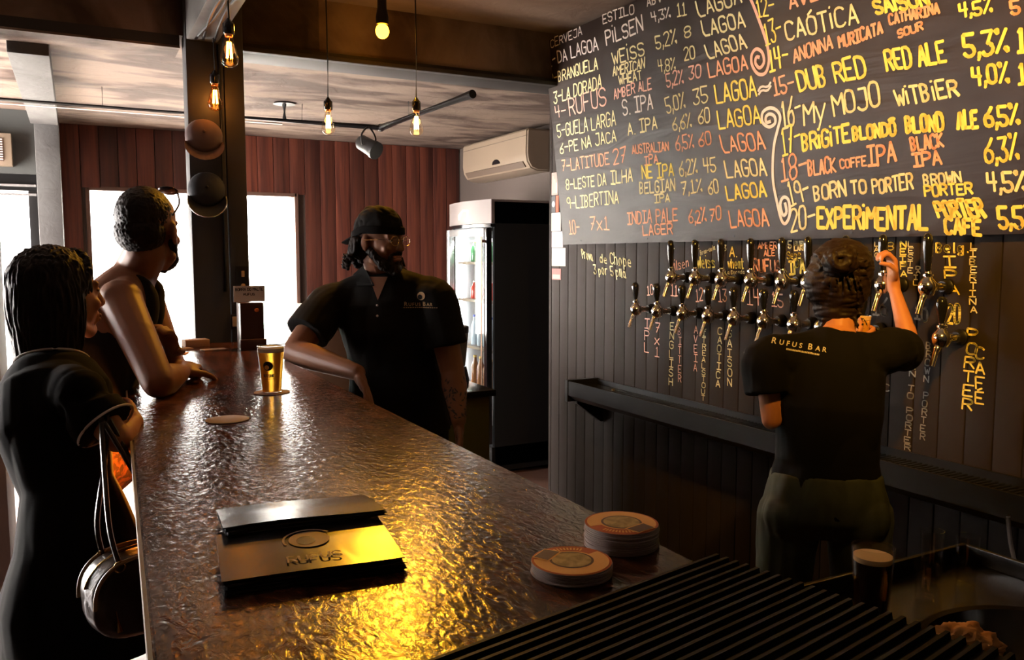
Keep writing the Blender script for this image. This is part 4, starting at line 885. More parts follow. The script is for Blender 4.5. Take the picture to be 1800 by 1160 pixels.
# ------------------------------------------------------------ air conditioner, vent
acx0, acx1 = 2.95, 3.148
ac = thing('air_conditioner', 'white split air conditioner mounted high in the rear right corner', 'air conditioner', (3.05, 5.92, 2.28))
prof = [(acx1, 2.44), (2.965, 2.44), (2.95, 2.425), (2.945, 2.26), (2.955, 2.20), (2.985, 2.155), (3.04, 2.135), (acx1, 2.135)]
bm = BM(); prism(bm, [(a, 5.36, b) for a, b in prof], (0, 1.13, 0)); bmesh.ops.bevel(bm, geom=[e for e in bm.edges if abs(e.verts[0].co.y - e.verts[1].co.y) < .01], offset=.012, segments=3, affect='EDGES'); obj('casing', bm, M_WHITE, ac, ang=30)
bm = BM(); prism(bm, [(2.952, 5.42, 2.207), (2.976, 5.42, 2.168), (2.970, 5.42, 2.163), (2.945, 5.42, 2.203)], (0, 1.01, 0)); obj('louvre', bm, mat('dark louvre', (.10, .07, .05), .5), ac)
bm = BM(); bm.faces.new([bm.verts.new((2.9445 + (0 if z > 2.26 else .0), yy, z)) for yy, z in [(5.86 + .07 * math.cos(t), 2.225 + .036 * math.sin(t)) for t in [PI * k / 12 for k in range(13)]]])
for v in bm.verts: v.co.x = 2.9435 + max(0, (2.26 - v.co.z)) * .17
obj('display', bm, M_BLACKP, ac); obox('seam', (2.944, 5.37, 2.385), (2.9465, 6.48, 2.388), mat('dark louvre', (.10, .07, .05), .5), ac)
vb = thing('ventilator', 'white louvred ventilator box above the glazed door', 'ventilator', (-.42, 6.43, 2.22))
obox('housing', (-.62, 6.40, 2.10), (-.335, 6.498, 2.31), M_WHITE, vb, bev=.005)
obox('recess', (-.60, 6.396, 2.13), (-.385, 6.401, 2.28), mat('dark recess', (.05, .03, .025), .8), vb)
for k in range(9): obox('slat', (-.60, 6.388, 2.136 + .016 * k), (-.385, 6.398, 2.144 + .016 * k), mat('pinkish slat', (.45, .33, .29), .6), vb)
obj('cable', tube(BM(), spline([(-.60, 6.47, 2.31), (-.56, 6.47, 2.38), (-.46, 6.47, 2.40), (-.43, 6.47, 2.31)], 5), .004, 6), M_WHITE, vb)

# ------------------------------------------------------------ conduit frame and spotlight
cf = thing('conduit_rail', 'black pipe rail suspended below the rear ceiling', 'pipe', (.5, 5.4, 2.37))
pts = [(-1.1, 5.42, 2.37), (1.86, 5.42, 2.37)]
obj('pipe', tube(BM(), pts, .019, 12), M_BLACKM, cf); obj('pipe', tube(BM(), [(1.86, 5.42, 2.37), (1.98, 4.22, 2.40)], .024, 12), M_BLACKM, cf)
obj('elbow', sph(BM(), (1.86, 5.42, 2.37), .027), M_BLACKM, cf)
obj('light_strip', tube(BM(), [(-1.1, 5.40, 2.344), (1.2, 5.40, 2.344)], .006, 8), mat('pale cable trim', (.6, .55, .5), .5), cf)
obj('drop_pipe', tube(BM(), [(1.22, 5.42, 2.37), (1.22, 5.42, 2.478)], .015, 10), M_BLACKM, cf); obj('ceiling_plate', lathe(BM(), [(.07, 0), (.06, .008)], (1.22, 5.42, 2.4705), n=20), M_BLACKM, cf)
for xx in (.18, 1.33): obj('wire', tube(BM(), [(xx, 5.42, 2.37), (xx, 5.40, 2.48)], .0025, 6), M_BLACKM, cf)
obj('wire', tube(BM(), [(1.90, 5.0, 2.38), (1.90, 5.0, 2.48)], .0025, 6), M_BLACKM, cf)
sl = thing('spotlight', 'black can spotlight clamped beneath the suspended pipe rail', 'spotlight', (1.74, 5.40, 2.25)); c = V((1.76, 5.38, 2.235)); d = V((.45, -.75, -.45)).normalized()
obj('can', lathe(BM(), [(.040, -.085), (.050, -.07), (.054, .03), (.060, .05), (.060, .075)], c, d, 28), M_BLACKM, sl)
obj('lens', lathe(BM(), [(.054, .070), (.054, .074)], c, d, 24), mat('dull lens', (.12, .10, .10), .2), sl)
a, b, _ = frame_of(d); obj('yoke', tube(BM(), spline([c + a * .062, c + a * .068 + V((0, 0, .07)), c + V((0, 0, .125)), c - a * .068 + V((0, 0, .07)), c - a * .062], 5), .006, 8), M_BLACKM, sl)

# ------------------------------------------------------------ bulbs
M_FIL = mat('glowing filament', (1, .5, .1), emis=(1, .42, .06), estr=60); M_BULB = glass_mat('amber bulb glass', (1, .72, .42), 1.3); M_BULBC = glass_mat('pale bulb glass', (1, .92, .8), 1.3)
M_FIL2 = mat('bright filament', (1, .7, .3), emis=(1, .62, .22), estr=70)
def bulb(c, top, label, clear=False, s=1, power=.7):
    c = V(c); t = thing('pendant_bulb', label, 'pendant lamp', (c.x, c.y, top), 'edison pendant bulbs')
    obj('cord', tube(BM(), [(c.x, c.y, c.z + .095 * s), (c.x + .003, c.y, (c.z + top) / 2), (c.x, c.y, top)], .0035, 8), M_BLACKM, t)
    obj('socket', lathe(BM(), [(.019 * s, .050 * s), (.021 * s, .055 * s), (.021 * s, .088 * s), (.012 * s, .098 * s), (.005, .108 * s)], c, n=18), M_BLACKP, t)
    obj('ferrule', lathe(BM(), [(.014 * s, .042 * s), (.0155 * s, .052 * s)], c, n=18), mat('copper ferrule', (.8, .35, .15), .3, metal=1), t)
    obj('glass', lathe(BM(), [(.014, .046), (.0165, .030), (.023, .002), (.031, -.026), (.0325, -.038), (.029, -.052), (.018, -.062), (.004, -.066), (.001, -.064)] if s == 1 else [], c, n=28, cap=False), M_BULBC if clear else M_BULB, t)
    f = BM()
    for k in range(6):
        a = 2 * PI * k / 6; q0 = V((math.cos(a) * .007, math.sin(a) * .007, .024)); q1 = V((math.cos(a) * .011, math.sin(a) * .011, -.034)); tube(f, [c + q0, c + q1], .0014, 5)
    obj('filament', f, M_FIL2 if clear else M_FIL, t)
    obj('stem', cyl(BM(), c + V((0, 0, .045)), c + V((0, 0, .0)), .004, .002, 8), M_CHROME, t)
    lamp('bulb_light', c, power, (1, .50, .15), .03)
bulb((0.528,3.202,2.259), 2.45, 'largest amber edison bulb hanging in front of the pillar under the beam')
bulb((0.571,3.855,2.206), 2.45, 'smaller amber edison bulb lower in front of the pillar')
bulb((1.086,3.918,2.146), 2.72, 'left of the two pale edison bulbs hanging in the open bay', True, power=2.5)
bulb((1.416,3.628,2.125), 2.72, 'right of the two pale edison bulbs, nearer the air conditioner', True, power=3.5)
cc = thing('cable_bundle', 'black cables and old cord bundle running under the beam to the bulbs', 'cable', (.55, 3.2, 2.44))
for k, (xa, xb) in enumerate(((.50, .53), (.525, .50), (.545, .575))): obj('cable', tube(BM(), spline([(xb, 3.86, 2.44), (xa, 3.3, 2.43), (xb, 2.8, 2.435), (xa, 2.2, 2.44), (xb, 1.5, 2.44)], 6), .006, 6), M_BLACKM, cc)
# amber globe lamp at the beam
al = thing('amber_lamp', 'small bright amber lamp fixed high at the cross beam', 'lamp', (1.283, 3.70, 2.530)); 
obj('holder', lathe(BM(), [(.028, 0), (.03, .03), (.022, .07), (.02, 0.158)], (1.283, 3.70, 2.560), (0, 0, 1), 18), M_BLACKM, al)
obj('bulb', sph(BM(), (1.283, 3.70, 2.530), (.031, .031, .034)), mat('amber lamp glow', (1, .6, .05), emis=(1, .36, .01), estr=30), al)

# ============================================================ PEOPLE
def basis(F, U=(0, 0, 1)):
    F = V(F).normalized(); U = V(U); R = F.cross(U).normalized(); U2 = R.cross(F)
    return Matrix(((R.x, F.x, U2.x), (R.y, F.y, U2.y), (R.z, F.z, U2.z)))
def remeshed(build, voxel, smooth=3, fold=None):
    bm = BM(); build(bm); bmesh.ops.recalc_face_normals(bm, faces=bm.faces); me = bpy.data.meshes.new('t'); bm.to_mesh(me); bm.free()
    o = bpy.data.objects.new('t', me); COL.objects.link(o)
    r = o.modifiers.new('r', 'REMESH'); r.mode = 'VOXEL'; r.voxel_size = voxel; r.use_smooth_shade = True
    if smooth:
        s = o.modifiers.new('s', 'SMOOTH'); s.factor = .5; s.iterations = smooth
    dg = bpy.context.evaluated_depsgraph_get(); ev = o.evaluated_get(dg); out = bpy.data.meshes.new_from_object(ev)
    bpy.data.objects.remove(o); bpy.data.meshes.remove(me)
    bm = BM(); bm.from_mesh(out); bpy.data.meshes.remove(out); bm.normal_update()
    if fold:
        amp, sc = fold
        dv = [(v, v.normal * amp * (abs(noise.noise(V((v.co.x * sc[0], v.co.y * sc[1], v.co.z * sc[2])))) * 2 - .5)) for v in bm.verts]
        for v, d in dv: v.co += d
    return bm
def loft(bm, rs, lat, n=28, sq=.82):
    """rs=[(centre, half width, half depth)], lat = lateral direction; rings perpendicular to the spine"""
    lat = V(lat).normalized(); R = []; cs = [V(r[0]) for r in rs]
    for i, (c, w_, d_) in enumerate(rs):
        t = (cs[min(i + 1, len(cs) - 1)] - cs[max(i - 1, 0)]).normalized(); l = (lat - t * lat.dot(t)).normalized(); dp = t.cross(l)
        ring = []
        for k in range(n):
            a = 2 * PI * k / n; ca_, sa = math.cos(a), math.sin(a)
            ring.append(cs[i] + l * math.copysign(abs(ca_) ** sq, ca_) * w_ + dp * math.copysign(abs(sa) ** sq, sa) * d_)
        R.append(ring)
    return rings(bm, R)
def hand(bm, wrist, F, N, side, curl=.5, s=1.0, spread=.12, tcurl=.4):
    """F finger direction, N direction the palm faces, side=+1/-1 thumb side along F x N"""
    F = V(F).normalized(); N = V(N); N = (N - F * N.dot(F)).normalized(); T = F.cross(N) * side; w_ = V(wrist)
    M = Matrix(((F.x, T.x, N.x), (F.y, T.y, N.y), (F.z, T.z, N.z))).to_4x4()
    capsule(bm, w_ - F * .02 * s, w_ + F * .03 * s, .024 * s, .021 * s)
    sph(bm, w_ + F * .052 * s, (.050 * s, .040 * s, .0155 * s), M)
    sph(bm, w_ + F * .035 * s + T * .022 * s + N * .008 * s, (.030 * s, .016 * s, .014 * s), M)
    for off, L, r in ((.030, .076, .0092), (.0105, .084, .0096), (-.0095, .078, .0090), (-.028, .061, .0080)):
        p = w_ + (F * (.088 - abs(off) * .15) + T * off) * s; d = (F + T * off * spread * 30 * .25).normalized(); q = w_ + (F * .05 + T * off * .8) * s
        capsule(bm, q, p, r * 1.1 * s, r * 1.08 * s, 10); a = 0
        for seg, fr_ in ((.46, .55), (.30, 1.0), (.24, .8)):
            a += curl * fr_; dd = d * math.cos(a) + N * math.sin(a); p2 = p + dd * L * seg * s
            capsule(bm, p, p2, r * s, r * .92 * s, 10); p = p2; r *= .92
    p = w_ + (F * .022 + T * .028 + N * .004) * s; a = tcurl * .3; d0 = (F * .62 + T * .78).normalized()
    for L, r in ((.040, .0125), (.034, .0105), (.028, .0095)):
        dd = (d0 * math.cos(a) + (N * .75 + F * .5).normalized() * math.sin(a)).normalized(); p2 = p + dd * L * s; capsule(bm, p, p2, r * s, r * .92 * s, 10); p = p2; a += tcurl
def head_prims(bm, c, Mh, s=1, male=True, ears=True):
    c = V(c); M4 = Mh.to_4x4(); P = lambda x, y, z: c + Mh @ V((x, y, z)) * s
    E = lambda x, y, z, a, b, d: sph(bm, P(x, y, z), (a * s, b * s, d * s), M4, 18)
    E(0, -.014, .034, .074, .093, .082); E(0, .022, -.018, .063, .070, .088); E(0, .010, -.050, .056 if male else .051, .066, .052)
    E(0, .066, -.092, .026 if male else .021, .022, .020)
    capsule(bm, P(-.052, .012, -.072), P(-.012, .060, -.096), .018 * s, .017 * s); capsule(bm, P(.052, .012, -.072), P(.012, .060, -.096), .018 * s, .017 * s)
    capsule(bm, P(0, .088, .014), P(0, .108, -.026), .0075 * s, .0115 * s, 10); E(0, .103, -.030, .016, .011, .009); E(0, .096, .002, .0075, .012, .02)
    capsule(bm, P(-.040, .074, .024), P(-.014, .085, .021), .0095 * s, .009 * s, 10); capsule(bm, P(.040, .074, .024), P(.014, .085, .021), .0095 * s, .009 * s, 10)
    E(-.038, .064, -.026, .020, .018, .018); E(.038, .064, -.026, .020, .018, .018)
    capsule(bm, P(-.019, .084, -.057), P(.019, .084, -.057), .0075 * s, .0075 * s, 10); capsule(bm, P(-.015, .083, -.068), P(.015, .083, -.068), .0082 * s, .0082 * s, 10)
    for sd_ in (-1, 1):
        E(sd_ * .031, .074, .004, .0125, .0095, .0085)
        if ears:
            Me = (Mh @ Matrix.Rotation(sd_ * .35, 3, 'Z')).to_4x4(); sph(bm, P(sd_ * .076, -.008, -.008), (.008 * s, .018 * s, .031 * s), Me); capsule(bm, P(sd_ * .078, -.012, -.030), P(sd_ * .075, -.002, -.036), .007 * s, .006 * s, 8)
def face_parts(root, c, Mh, s=1, lip=True):
    c = V(c); P = lambda x, y, z: c + Mh @ V((x, y, z)) * s; M4 = Mh.to_4x4()
    for sd_ in (-1, 1):
        e = obj('eye', sph(BM(), P(sd_ * .031, .0765, .004), .0098 * s), M_EYE, root); obj('iris', sph(BM(), P(sd_ * .031, .0830, .004), .0046 * s), M_IRIS, e)
        obj('eyelid', sph(BM(), P(sd_ * .031, .0768, .0075), (.0118 * s, .0100 * s, .0062 * s), M4), M_SKIN, root)
    if lip:
        bm = BM(); capsule(bm, P(-.019, .088, -.057), P(.019, .088, -.057), .0055 * s, .0055 * s, 10); capsule(bm, P(-.014, .088, -.067), P(.014, .088, -.067), .0062 * s, .0062 * s, 10); obj('lips', bm, M_LIP, root)
def eyebrows(root, c, Mh, s, m):
    c = V(c); P = lambda x, y, z: c + Mh @ V((x, y, z)) * s
    for sd_ in (-1, 1): obj('eyebrow', tube(BM(), spline([P(sd_ * .014, .093, .027), P(sd_ * .030, .088, .033), P(sd_ * .048, .073, .027)], 4), [.004 * s] * 5 + [.0025 * s] * 4, 8), m, root)

def person(name, label, J, skin, g=1.0, hs=1.0, male=True, voxel=.0052, ears=True):
    root = thing(name, label, 'person', (J['pel'][0], J['pel'][1], 0)); Mh = basis(*J['face']); lat = (V(J['shR']) - V(J['shL'])).normalized()
    def build(bm):
        pel, ch, nk = V(J['pel']), V(J['chest']), V(J['neck'])
        loft(bm, [(pel + (pel - ch) * .38, .10 * g, .075 * g), (pel + (pel - ch) * .2, .155 * g, .105 * g), (pel, .165 * g, .112 * g), (pel.lerp(ch, .42), .138 * g, .098 * g), (ch, .165 * g, .118 * g), (ch.lerp(nk, .5), .160 * g, .108 * g), (ch.lerp(nk, .82), .105 * g, .078 * g), (nk, .060 * g, .060 * g)], lat)
        hc = V(J['head']); hb = hc + Mh @ V((0, -.02, -.06)) * hs; nr = .056 if male else .046
        capsule(bm, nk - (hb - nk).normalized() * .03, hb, (nr + .010) * g, nr * hs)
        head_prims(bm, hc, Mh, hs, male, ears)
        for S in 'RL':
            sh, el, wr_ = V(J['sh' + S]), V(J['el' + S]), V(J['wr' + S]); a = (.058 if male else .044) * g
            sph(bm, sh, a * 1.04); capsule(bm, ch.lerp(nk, .62) + (sh - ch.lerp(nk, .62)) * .2, sh, a * 1.0, a * 1.05)
            capsule(bm, nk - (nk - ch).normalized() * .03, sh, .045 * g, a * .9); capsule(bm, sh, el, a, a * .74); m_ = sh.lerp(el, .45); sph(bm, m_, a * .90)
            m2 = el.lerp(wr_, .28); capsule(bm, el, m2, a * .73, a * .78); capsule(bm, m2, wr_, a * .78, a * .46)
            F_, N_, sd_, cu, tc_ = J['hand' + S]; hand(bm, V(wr_) + V(F_).normalized() * .015, F_, N_, sd_, cu, .98 if male else .9, tcurl=tc_)
            hp, kn, an, toe = V(J['hip' + S]), V(J['kn' + S]), V(J['an' + S]), V(J['toe'])
            capsule(bm, hp, kn, .082 * g, .055 * g); sph(bm, kn, .056 * g); m3 = kn.lerp(an, .3); capsule(bm, kn, m3, .053 * g, .056 * g); capsule(bm, m3, an, .056 * g, .036 * g)
            capsule(bm, an - V((0, 0, .035)), an + toe * .13 - V((0, 0, .055)), .034, .022)
    obj('body', remeshed(build, voxel, 3), skin, root, ang=180)
    for S in 'RL':
        an, toe = V(J['an' + S]), V(J['toe'])
        def sh_b(bm):
            capsule(bm, an - toe * .03 - V((0, 0, .045)), an + toe * .15 - V((0, 0, .062)), .042, .036); capsule(bm, an - toe * .03 - V((0, 0, .05)), an + toe * .15 - V((0, 0, .06)), .04, .04)
        b = remeshed(sh_b, .006, 2)
        for v in b.verts: v.co.z = max(v.co.z, .003)
        obj('shoe', b, M_LEATHER, root, ang=180)
    return root, Mh, lat
def torso_cloth(J, lat, g, ex, sleeve, hem, neckcut=.86, longer=0, sr=0):
    pel, ch, nk = V(J['pel']), V(J['chest']), V(J['neck'])
    def build(bm):
        rs = [(pel + (pel - ch) * hem, .172 * g + ex + longer, .125 * g + ex + longer)]
        rs += [(pel, .170 * g + ex + longer, .120 * g + ex + longer), (pel.lerp(ch, .42), .150 * g + ex, .108 * g + ex), (ch, .168 * g + ex, .122 * g + ex), (ch.lerp(nk, .5), .163 * g + ex, .110 * g + ex), (ch.lerp(nk, .82), .108 * g + ex, .082 * g + ex), (ch.lerp(nk, neckcut + .10), .072 * g + ex, .068 * g + ex)]
        loft(bm, rs, lat)
        for S in 'RL':
            sh, el = V(J['sh' + S]), V(J['el' + S]); a = (.058 if g > .95 else .048) * g + ex + sr
            capsule(bm, ch.lerp(nk, .84), sh - (sh - ch.lerp(nk, .84)).normalized() * .02, .060 * g, a * .76)
            p = sh.lerp(el, sleeve); c0 = ch.lerp(nk, .50)
            q = spline([c0, c0.lerp(sh, .70), sh + (el - sh).normalized() * a * .25, sh.lerp(el, max(sleeve * .7, .3)), p], 4)
            tube(bm, q, [a * (.85 + .17 * min(1, k / 6)) for k in range(len(q))], 20)
    return build
def trousers(J, lat, g, low, ex=.012):
    pel, ch = V(J['pel']), V(J['chest'])
    def build(bm):
        loft(bm, [(pel + (pel - ch) * .42, .11 * g, .085 * g), (pel + (pel - ch) * .2, .165 * g + ex, .122 * g + ex), (pel, .168 * g + ex, .120 * g + ex), (pel.lerp(ch, .3), .148 * g + ex, .105 * g + ex)], lat)
        for S in 'RL':
            hp, kn, an = V(J['hip' + S]), V(J['kn' + S]), V(J['an' + S])
            back = (pel - ch).cross(V(lat)); back.z = 0; back.normalize()
            sph(bm, hp + V((0, 0, .02)) - J['toe'] * .045, .082 * g)
            capsule(bm, hp, kn, .086 * g + ex, .062 * g + ex)
            if low > 1: sph(bm, kn, .066 * g + ex); tube(bm, [kn.lerp(hp, .1), kn.lerp(an, .3 * (low - 1)), kn.lerp(an, low - 1)], [.066 * g + ex, .066 * g + ex, .058 * g + ex], 18)
            else: pass
    return build
def bvh_of(o):
    me = o.data; off = wl(o); return BVHTree.FromPolygons([v.co + off for v in me.vertices], [tuple(p.vertices) for p in me.polygons])
def project(bm, tree, dirn, lift=.0015, subdiv=True):
    if subdiv: bmesh.ops.subdivide_edges(bm, edges=[e for e in bm.edges if e.calc_length() > .008], cuts=1)
    for v in bm.verts:
        h = tree.ray_cast(v.co, V(dirn))
        if h[0] is not None: v.co = h[0] - V(dirn).normalized() * lift
    return bm
def text_bm(s, size, O, S, T, bold=0):
    cu = bpy.data.curves.new('txt', 'FONT'); cu.body = s; cu.size = size; cu.align_x = 'CENTER'; cu.offset = bold; cu.resolution_u = 3
    o = bpy.data.objects.new('txt', cu); COL.objects.link(o); dg = bpy.context.evaluated_depsgraph_get(); me = bpy.data.meshes.new_from_object(o.evaluated_get(dg)); bpy.data.objects.remove(o)
    bm = BM(); bm.from_mesh(me); bpy.data.meshes.remove(me)
    for v in bm.verts: v.co = O + S * v.co.x + T * v.co.y
    return bm
def small_caps(words, big, small, O, S, T):
    """RUFUS BAR set with larger initials"""
    out = []; x = 0
    for w_ in words:
        for i, ch_ in enumerate(w_):
            sz = big if i == 0 else small
            out.append((ch_, sz, x)); x += sz * (.72 if ch_ not in 'I' else .35)
        x += big * .28
    return [(c_, sz, O + S * (xx - x / 2)) for c_, sz, xx in out]

# ------------------------------------------------------------ bearded bartender behind the bar
r_ = V((.884, -.467, 0)); f_ = V((.466, .885, 0))
J = dict(pel=(1.16, 3.20, .93), chest=(1.12, 3.18, 1.24), neck=(1.085, 3.165, 1.455), head=(1.055,3.104,1.568), face=((.50, -.86, -.03), (0, 0, 1)),
    shR=(0.893,3.233,1.326), shL=(1.26,3.043,1.353), elR=(0.725,3.145,1.149), wrR=(0.867,2.816,1.1), handR=((.10, -.75, -.62), (-.8, .2, -.6), 1, .30, .3),
    elL=(1.301,2.968,1.052), wrL=(1.273,2.852,0.886), handL=((-.03, -.12, -1), (-.9, .2, 0), -1, .35, .3),
    hipR=(1.07, 3.25, .88), hipL=(1.25, 3.15, .88), knR=(1.06, 3.22, .48), knL=(1.26, 3.12, .48), anR=(1.06, 3.25, .09), anL=(1.27, 3.15, .09), toe=V((-.46, -.88, 0)).normalized())
root, Mh, lat = person('person', 'bearded person in a black polo shirt and backward cap leaning on the bar', J, M_SKIN, 1.12, 1.02)
face_parts(root, J['head'], Mh, 1.02); eyebrows(root, J['head'], Mh, 1.02, M_HAIR)
sh_ = obj('polo_shirt', remeshed(torso_cloth(J, lat, 1.12, .014, .66, .45, sr=.005), .006, 3, (.007, (9, 9, 5))), M_BLACKC2, root, ang=180)
tree = bvh_of(sh_); camd = V((.62, .78, 0)).normalized(); lft = V((.884, -.467, 0))
# collar, placket, button
hc = V(J['head']); nk = V(J['neck']); fw = V((-.46, -.88, 0)).normalized()
for sd_ in (-1, 1):
    a = nk + lft * sd_ * .070 + V((0, 0, .022)) - fw * .02; b_ = nk + lft * sd_ * .050 + fw * .075 + V((0, 0, -.010)); c_ = nk + lft * sd_ * .016 + fw * .100 + V((0, 0, -.062)); e_ = nk + lft * sd_ * .085 + fw * .085 + V((0, 0, -.065)); g_ = nk + lft * sd_ * .118 + V((0, 0, -.022)) + fw * .0
    bm = BM(); prism(bm, [a, b_, c_, e_, g_], fw * .006 + V((0, 0, .005))); bmesh.ops.bevel(bm, geom=list(bm.edges), offset=.002, segments=2, affect='EDGES'); obj('collar', bm, M_BLACKC2, sh_)
bm = BM(); prism(bm, [nk + lft * (-.085) - fw * .055 + V((0, 0, .012)), nk + lft * .085 - fw * .055 + V((0, 0, .012)), nk + lft * .075 - fw * .045 + V((0, 0, .05)), nk - lft * .075 - fw * .045 + V((0, 0, .05))], -fw * .012); obj('collar', bm, M_BLACKC2, sh_)
bm = BM(); O = nk + fw * .3; vv = [bm.verts.new(O + lft * a + V((0, 0, z))) for a, z in ((-.040, -.025), (.034, -.025), (-.002, -.115))]; bm.faces.new(vv)
bmesh.ops.subdivide_edges(bm, edges=list(bm.edges), cuts=6, use_grid_fill=True); project(bm, tree, -fw, .0025, False); obj('open_neck', bm, M_SKIN, sh_)
for z in (-.135, -.175):
    p = tree.ray_cast(nk + fw * .3 + V((0, 0, z)) + lft * -.004, -fw)[0]
    if p: obj('button', sph(BM(), p, (.005, .005, .005)), M_TRIM, sh_)
M_EMB = mat('cream embroidery', (.62, .42, .20), .6)
Oc = (1.109,2.859,1.33); Oc = V(Oc)
for ch_, sz, o_ in small_caps(['RUFUS', 'BAR'], .022, .017, Oc + V((0, 0, -.012)), lft, V((0, 0, 1))): obj('lettering', project(text_bm(ch_, sz, o_, lft, V((0, 0, 1)), .0004), tree, f_, .002, False), M_EMB, sh_, smooth=False)
bm = BM(); bm.faces.new([bm.verts.new(Oc + lft * (math.cos(t) * .016) + V((0, 0, .026 + math.sin(t) * .016))) for t in [2 * PI * k / 20 for k in range(20)]]); obj('logo', project(bm, tree, f_, .002, False), M_EMB, sh_, smooth=False)
bm = BM(); bm.faces.new([bm.verts.new(Oc + lft * (-.004 + math.cos(t) * .0095) + V((0, 0, .022 + math.sin(t) * .010))) for t in [2 * PI * k / 16 for k in range(16)]]); obj('logo', project(bm, tree, f_, .003, False), M_BLACKC2, sh_, smooth=False)
bm = BM()
for k in range(16): x_ = -.068 + .0085 * k; bm.faces.new([bm.verts.new(Oc + lft * (x_ + a) + V((0, 0, -.020 + b))) for a, b in ((0, 0), (.006, 0), (.006, .003), (0, .003))])
obj('lettering', project(bm, tree, f_, .002, False), M_EMB, sh_, smooth=False)
obj('trousers', remeshed(trousers(J, lat, 1.08, 1.9), .008, 3), M_BLACKC, root, ang=180)
P = lambda x, y, z: V(J['head']) + Mh @ V((x, y, z)) * 1.02
M4 = Mh.to_4x4()
def beard(bm):
    capsule(bm, P(-.063, .010, -.040), P(-.040, .050, -.085), .017, .022); capsule(bm, P(.063, .010, -.040), P(.040, .050, -.085), .017, .022)
    capsule(bm, P(-.040, .052, -.088), P(0, .074, -.104), .023, .027); capsule(bm, P(.040, .052, -.088), P(0, .074, -.104), .023, .027)
    capsule(bm, P(-.026, .080, -.050), P(-.005, .096, -.043), .0062, .007); capsule(bm, P(.026, .080, -.050), P(.005, .096, -.043), .0062, .007)
    capsule(bm, P(-.028, .079, -.052), P(-.026, .074, -.085), .0075, .013); capsule(bm, P(.028, .079, -.052), P(.026, .074, -.085), .0075, .013); sph(bm, P(0, .088, -.080), (.010, .008, .007), M4)
obj('beard', remeshed(beard, .003, 2, (.004, (90, 90, 60))), M_HAIR, root, ang=180)
def hairb(bm):
    sph(bm, P(0, -.05, -.03), (.078, .060, .065), M4, 18)
    for i in range(26):
        a = -1.5 + 3.0 * i / 25; q = P(math.sin(a) * .082, -.035 - math.cos(a) * .065, .0); e = P(math.sin(a) * .098, -.045 - math.cos(a) * .082, -.085 - .02 * math.sin(i * 7)); capsule(bm, q, e, .016, .009, 8); capsule(bm, e, e + Mh @ V((math.sin(a) * .02, -math.cos(a) * .02, .012)), .010, .005, 8)
obj('hair', remeshed(hairb, .0035, 1, (.006, (70, 70, 30))), M_HAIR, root, ang=180)
def capb(bm):
    R = []
    for k in range(9):
        t = PI / 2 * k / 8; rr = math.cos(t) ** .75; R.append([P(math.cos(a) * .086 * rr, -.010 + math.sin(a) * .105 * rr, .030 + .105 * math.sin(t) - (.020 * math.sin(a) * -1 if False else 0) - .028 * (1 - math.sin(t)) * max(0, -math.sin(a))) for a in [2 * PI * i / 32 for i in range(32)]])
    rings(bm, R)
cp = obj('cap', remeshed(capb, .004, 3, (.003, (30, 30, 30))), M_BLACKC2, root, ang=180)
bm = BM(); rings(bm, [[P(math.cos(a) * (.0885 + o) , -.010 + math.sin(a) * (.108 + o), z - .028 * max(0, -math.sin(a))) for a in [2 * PI * i / 40 for i in range(40)]] for z, o in ((.026, 0), (.030, .003), (.052, .001), (.056, -.003))], cap=False); obj('cap_band', bm, M_BLACKC, cp)
bm = BM(); prism(bm, [P(-.055, -.10, .01), P(-.045, -.155, -.012), P(0, -.175, -.018), P(.045, -.155, -.012), P(.055, -.10, .01)], Mh @ V((0, 0, .005))); obj('visor', bm, M_BLACKC2, cp)
gl = thing('eyeglasses', 'thin metal framed eyeglasses worn by the bearded person', 'glasses', P(0, .1, 0))
for sd_ in (-1, 1):
    cL = P(sd_ * .033, .104, .002); obj('rim', tube(BM(), [cL + Mh @ V((math.cos(t) * .023, -abs(math.cos(t)) * .002, math.sin(t) * .018)) for t in [2 * PI * k / 24 for k in range(25)]], .0013, 6), M_BRASS, gl)
    bm = BM(); bm.faces.new([bm.verts.new(cL + Mh @ V((math.cos(t) * .022, 0, math.sin(t) * .017))) for t in [2 * PI * k / 20 for k in range(20)]]); obj('lens', bm, M_GLASS, gl, smooth=False)
    obj('temple', tube(BM(), [cL + Mh @ V((sd_ * .022, 0, .004)), P(sd_ * .078, .06, .006), P(sd_ * .083, -.01, .002)], .0012, 6), M_BRASS, gl)
obj('bridge', tube(BM(), spline([P(-.011, .104, .006), P(0, .108, .009), P(.011, .104, .006)], 4), .0013, 6), M_BRASS, gl)
# forearm tattoo
tb = bvh_of([o for o in root.children if o.name.startswith('body')][0]); eL, wL_ = V(J['elL']), V(J['wrL']); rt = random.Random(4); bm = BM()
for i in range(130):
    t = rt.uniform(.1, .95); p = eL.lerp(wL_, t); a = rt.uniform(0, 2 * PI); d = V((math.cos(a), math.sin(a), rt.uniform(-.2, .2))).normalized(); h = tb.ray_cast(p + d * .12, -d)
    if h[0] is None or (h[0] - p).length > .07: continue
    n_ = h[1]; u_ = n_.orthogonal().normalized(); u_.rotate(Matrix.Rotation(rt.uniform(0, 6), 3, n_)); v_ = n_.cross(u_); q = h[0] + n_ * .0012; L = rt.uniform(.006, .013)
    bm.faces.new([bm.verts.new(x) for x in (q - u_ * L, q - v_ * L * .35, q + u_ * L, q + v_ * L * .35)])
obj('tattoo', bm, mat('faded tattoo ink', (.05, .035, .035), .6), root, smooth=False)
BARTENDER = root

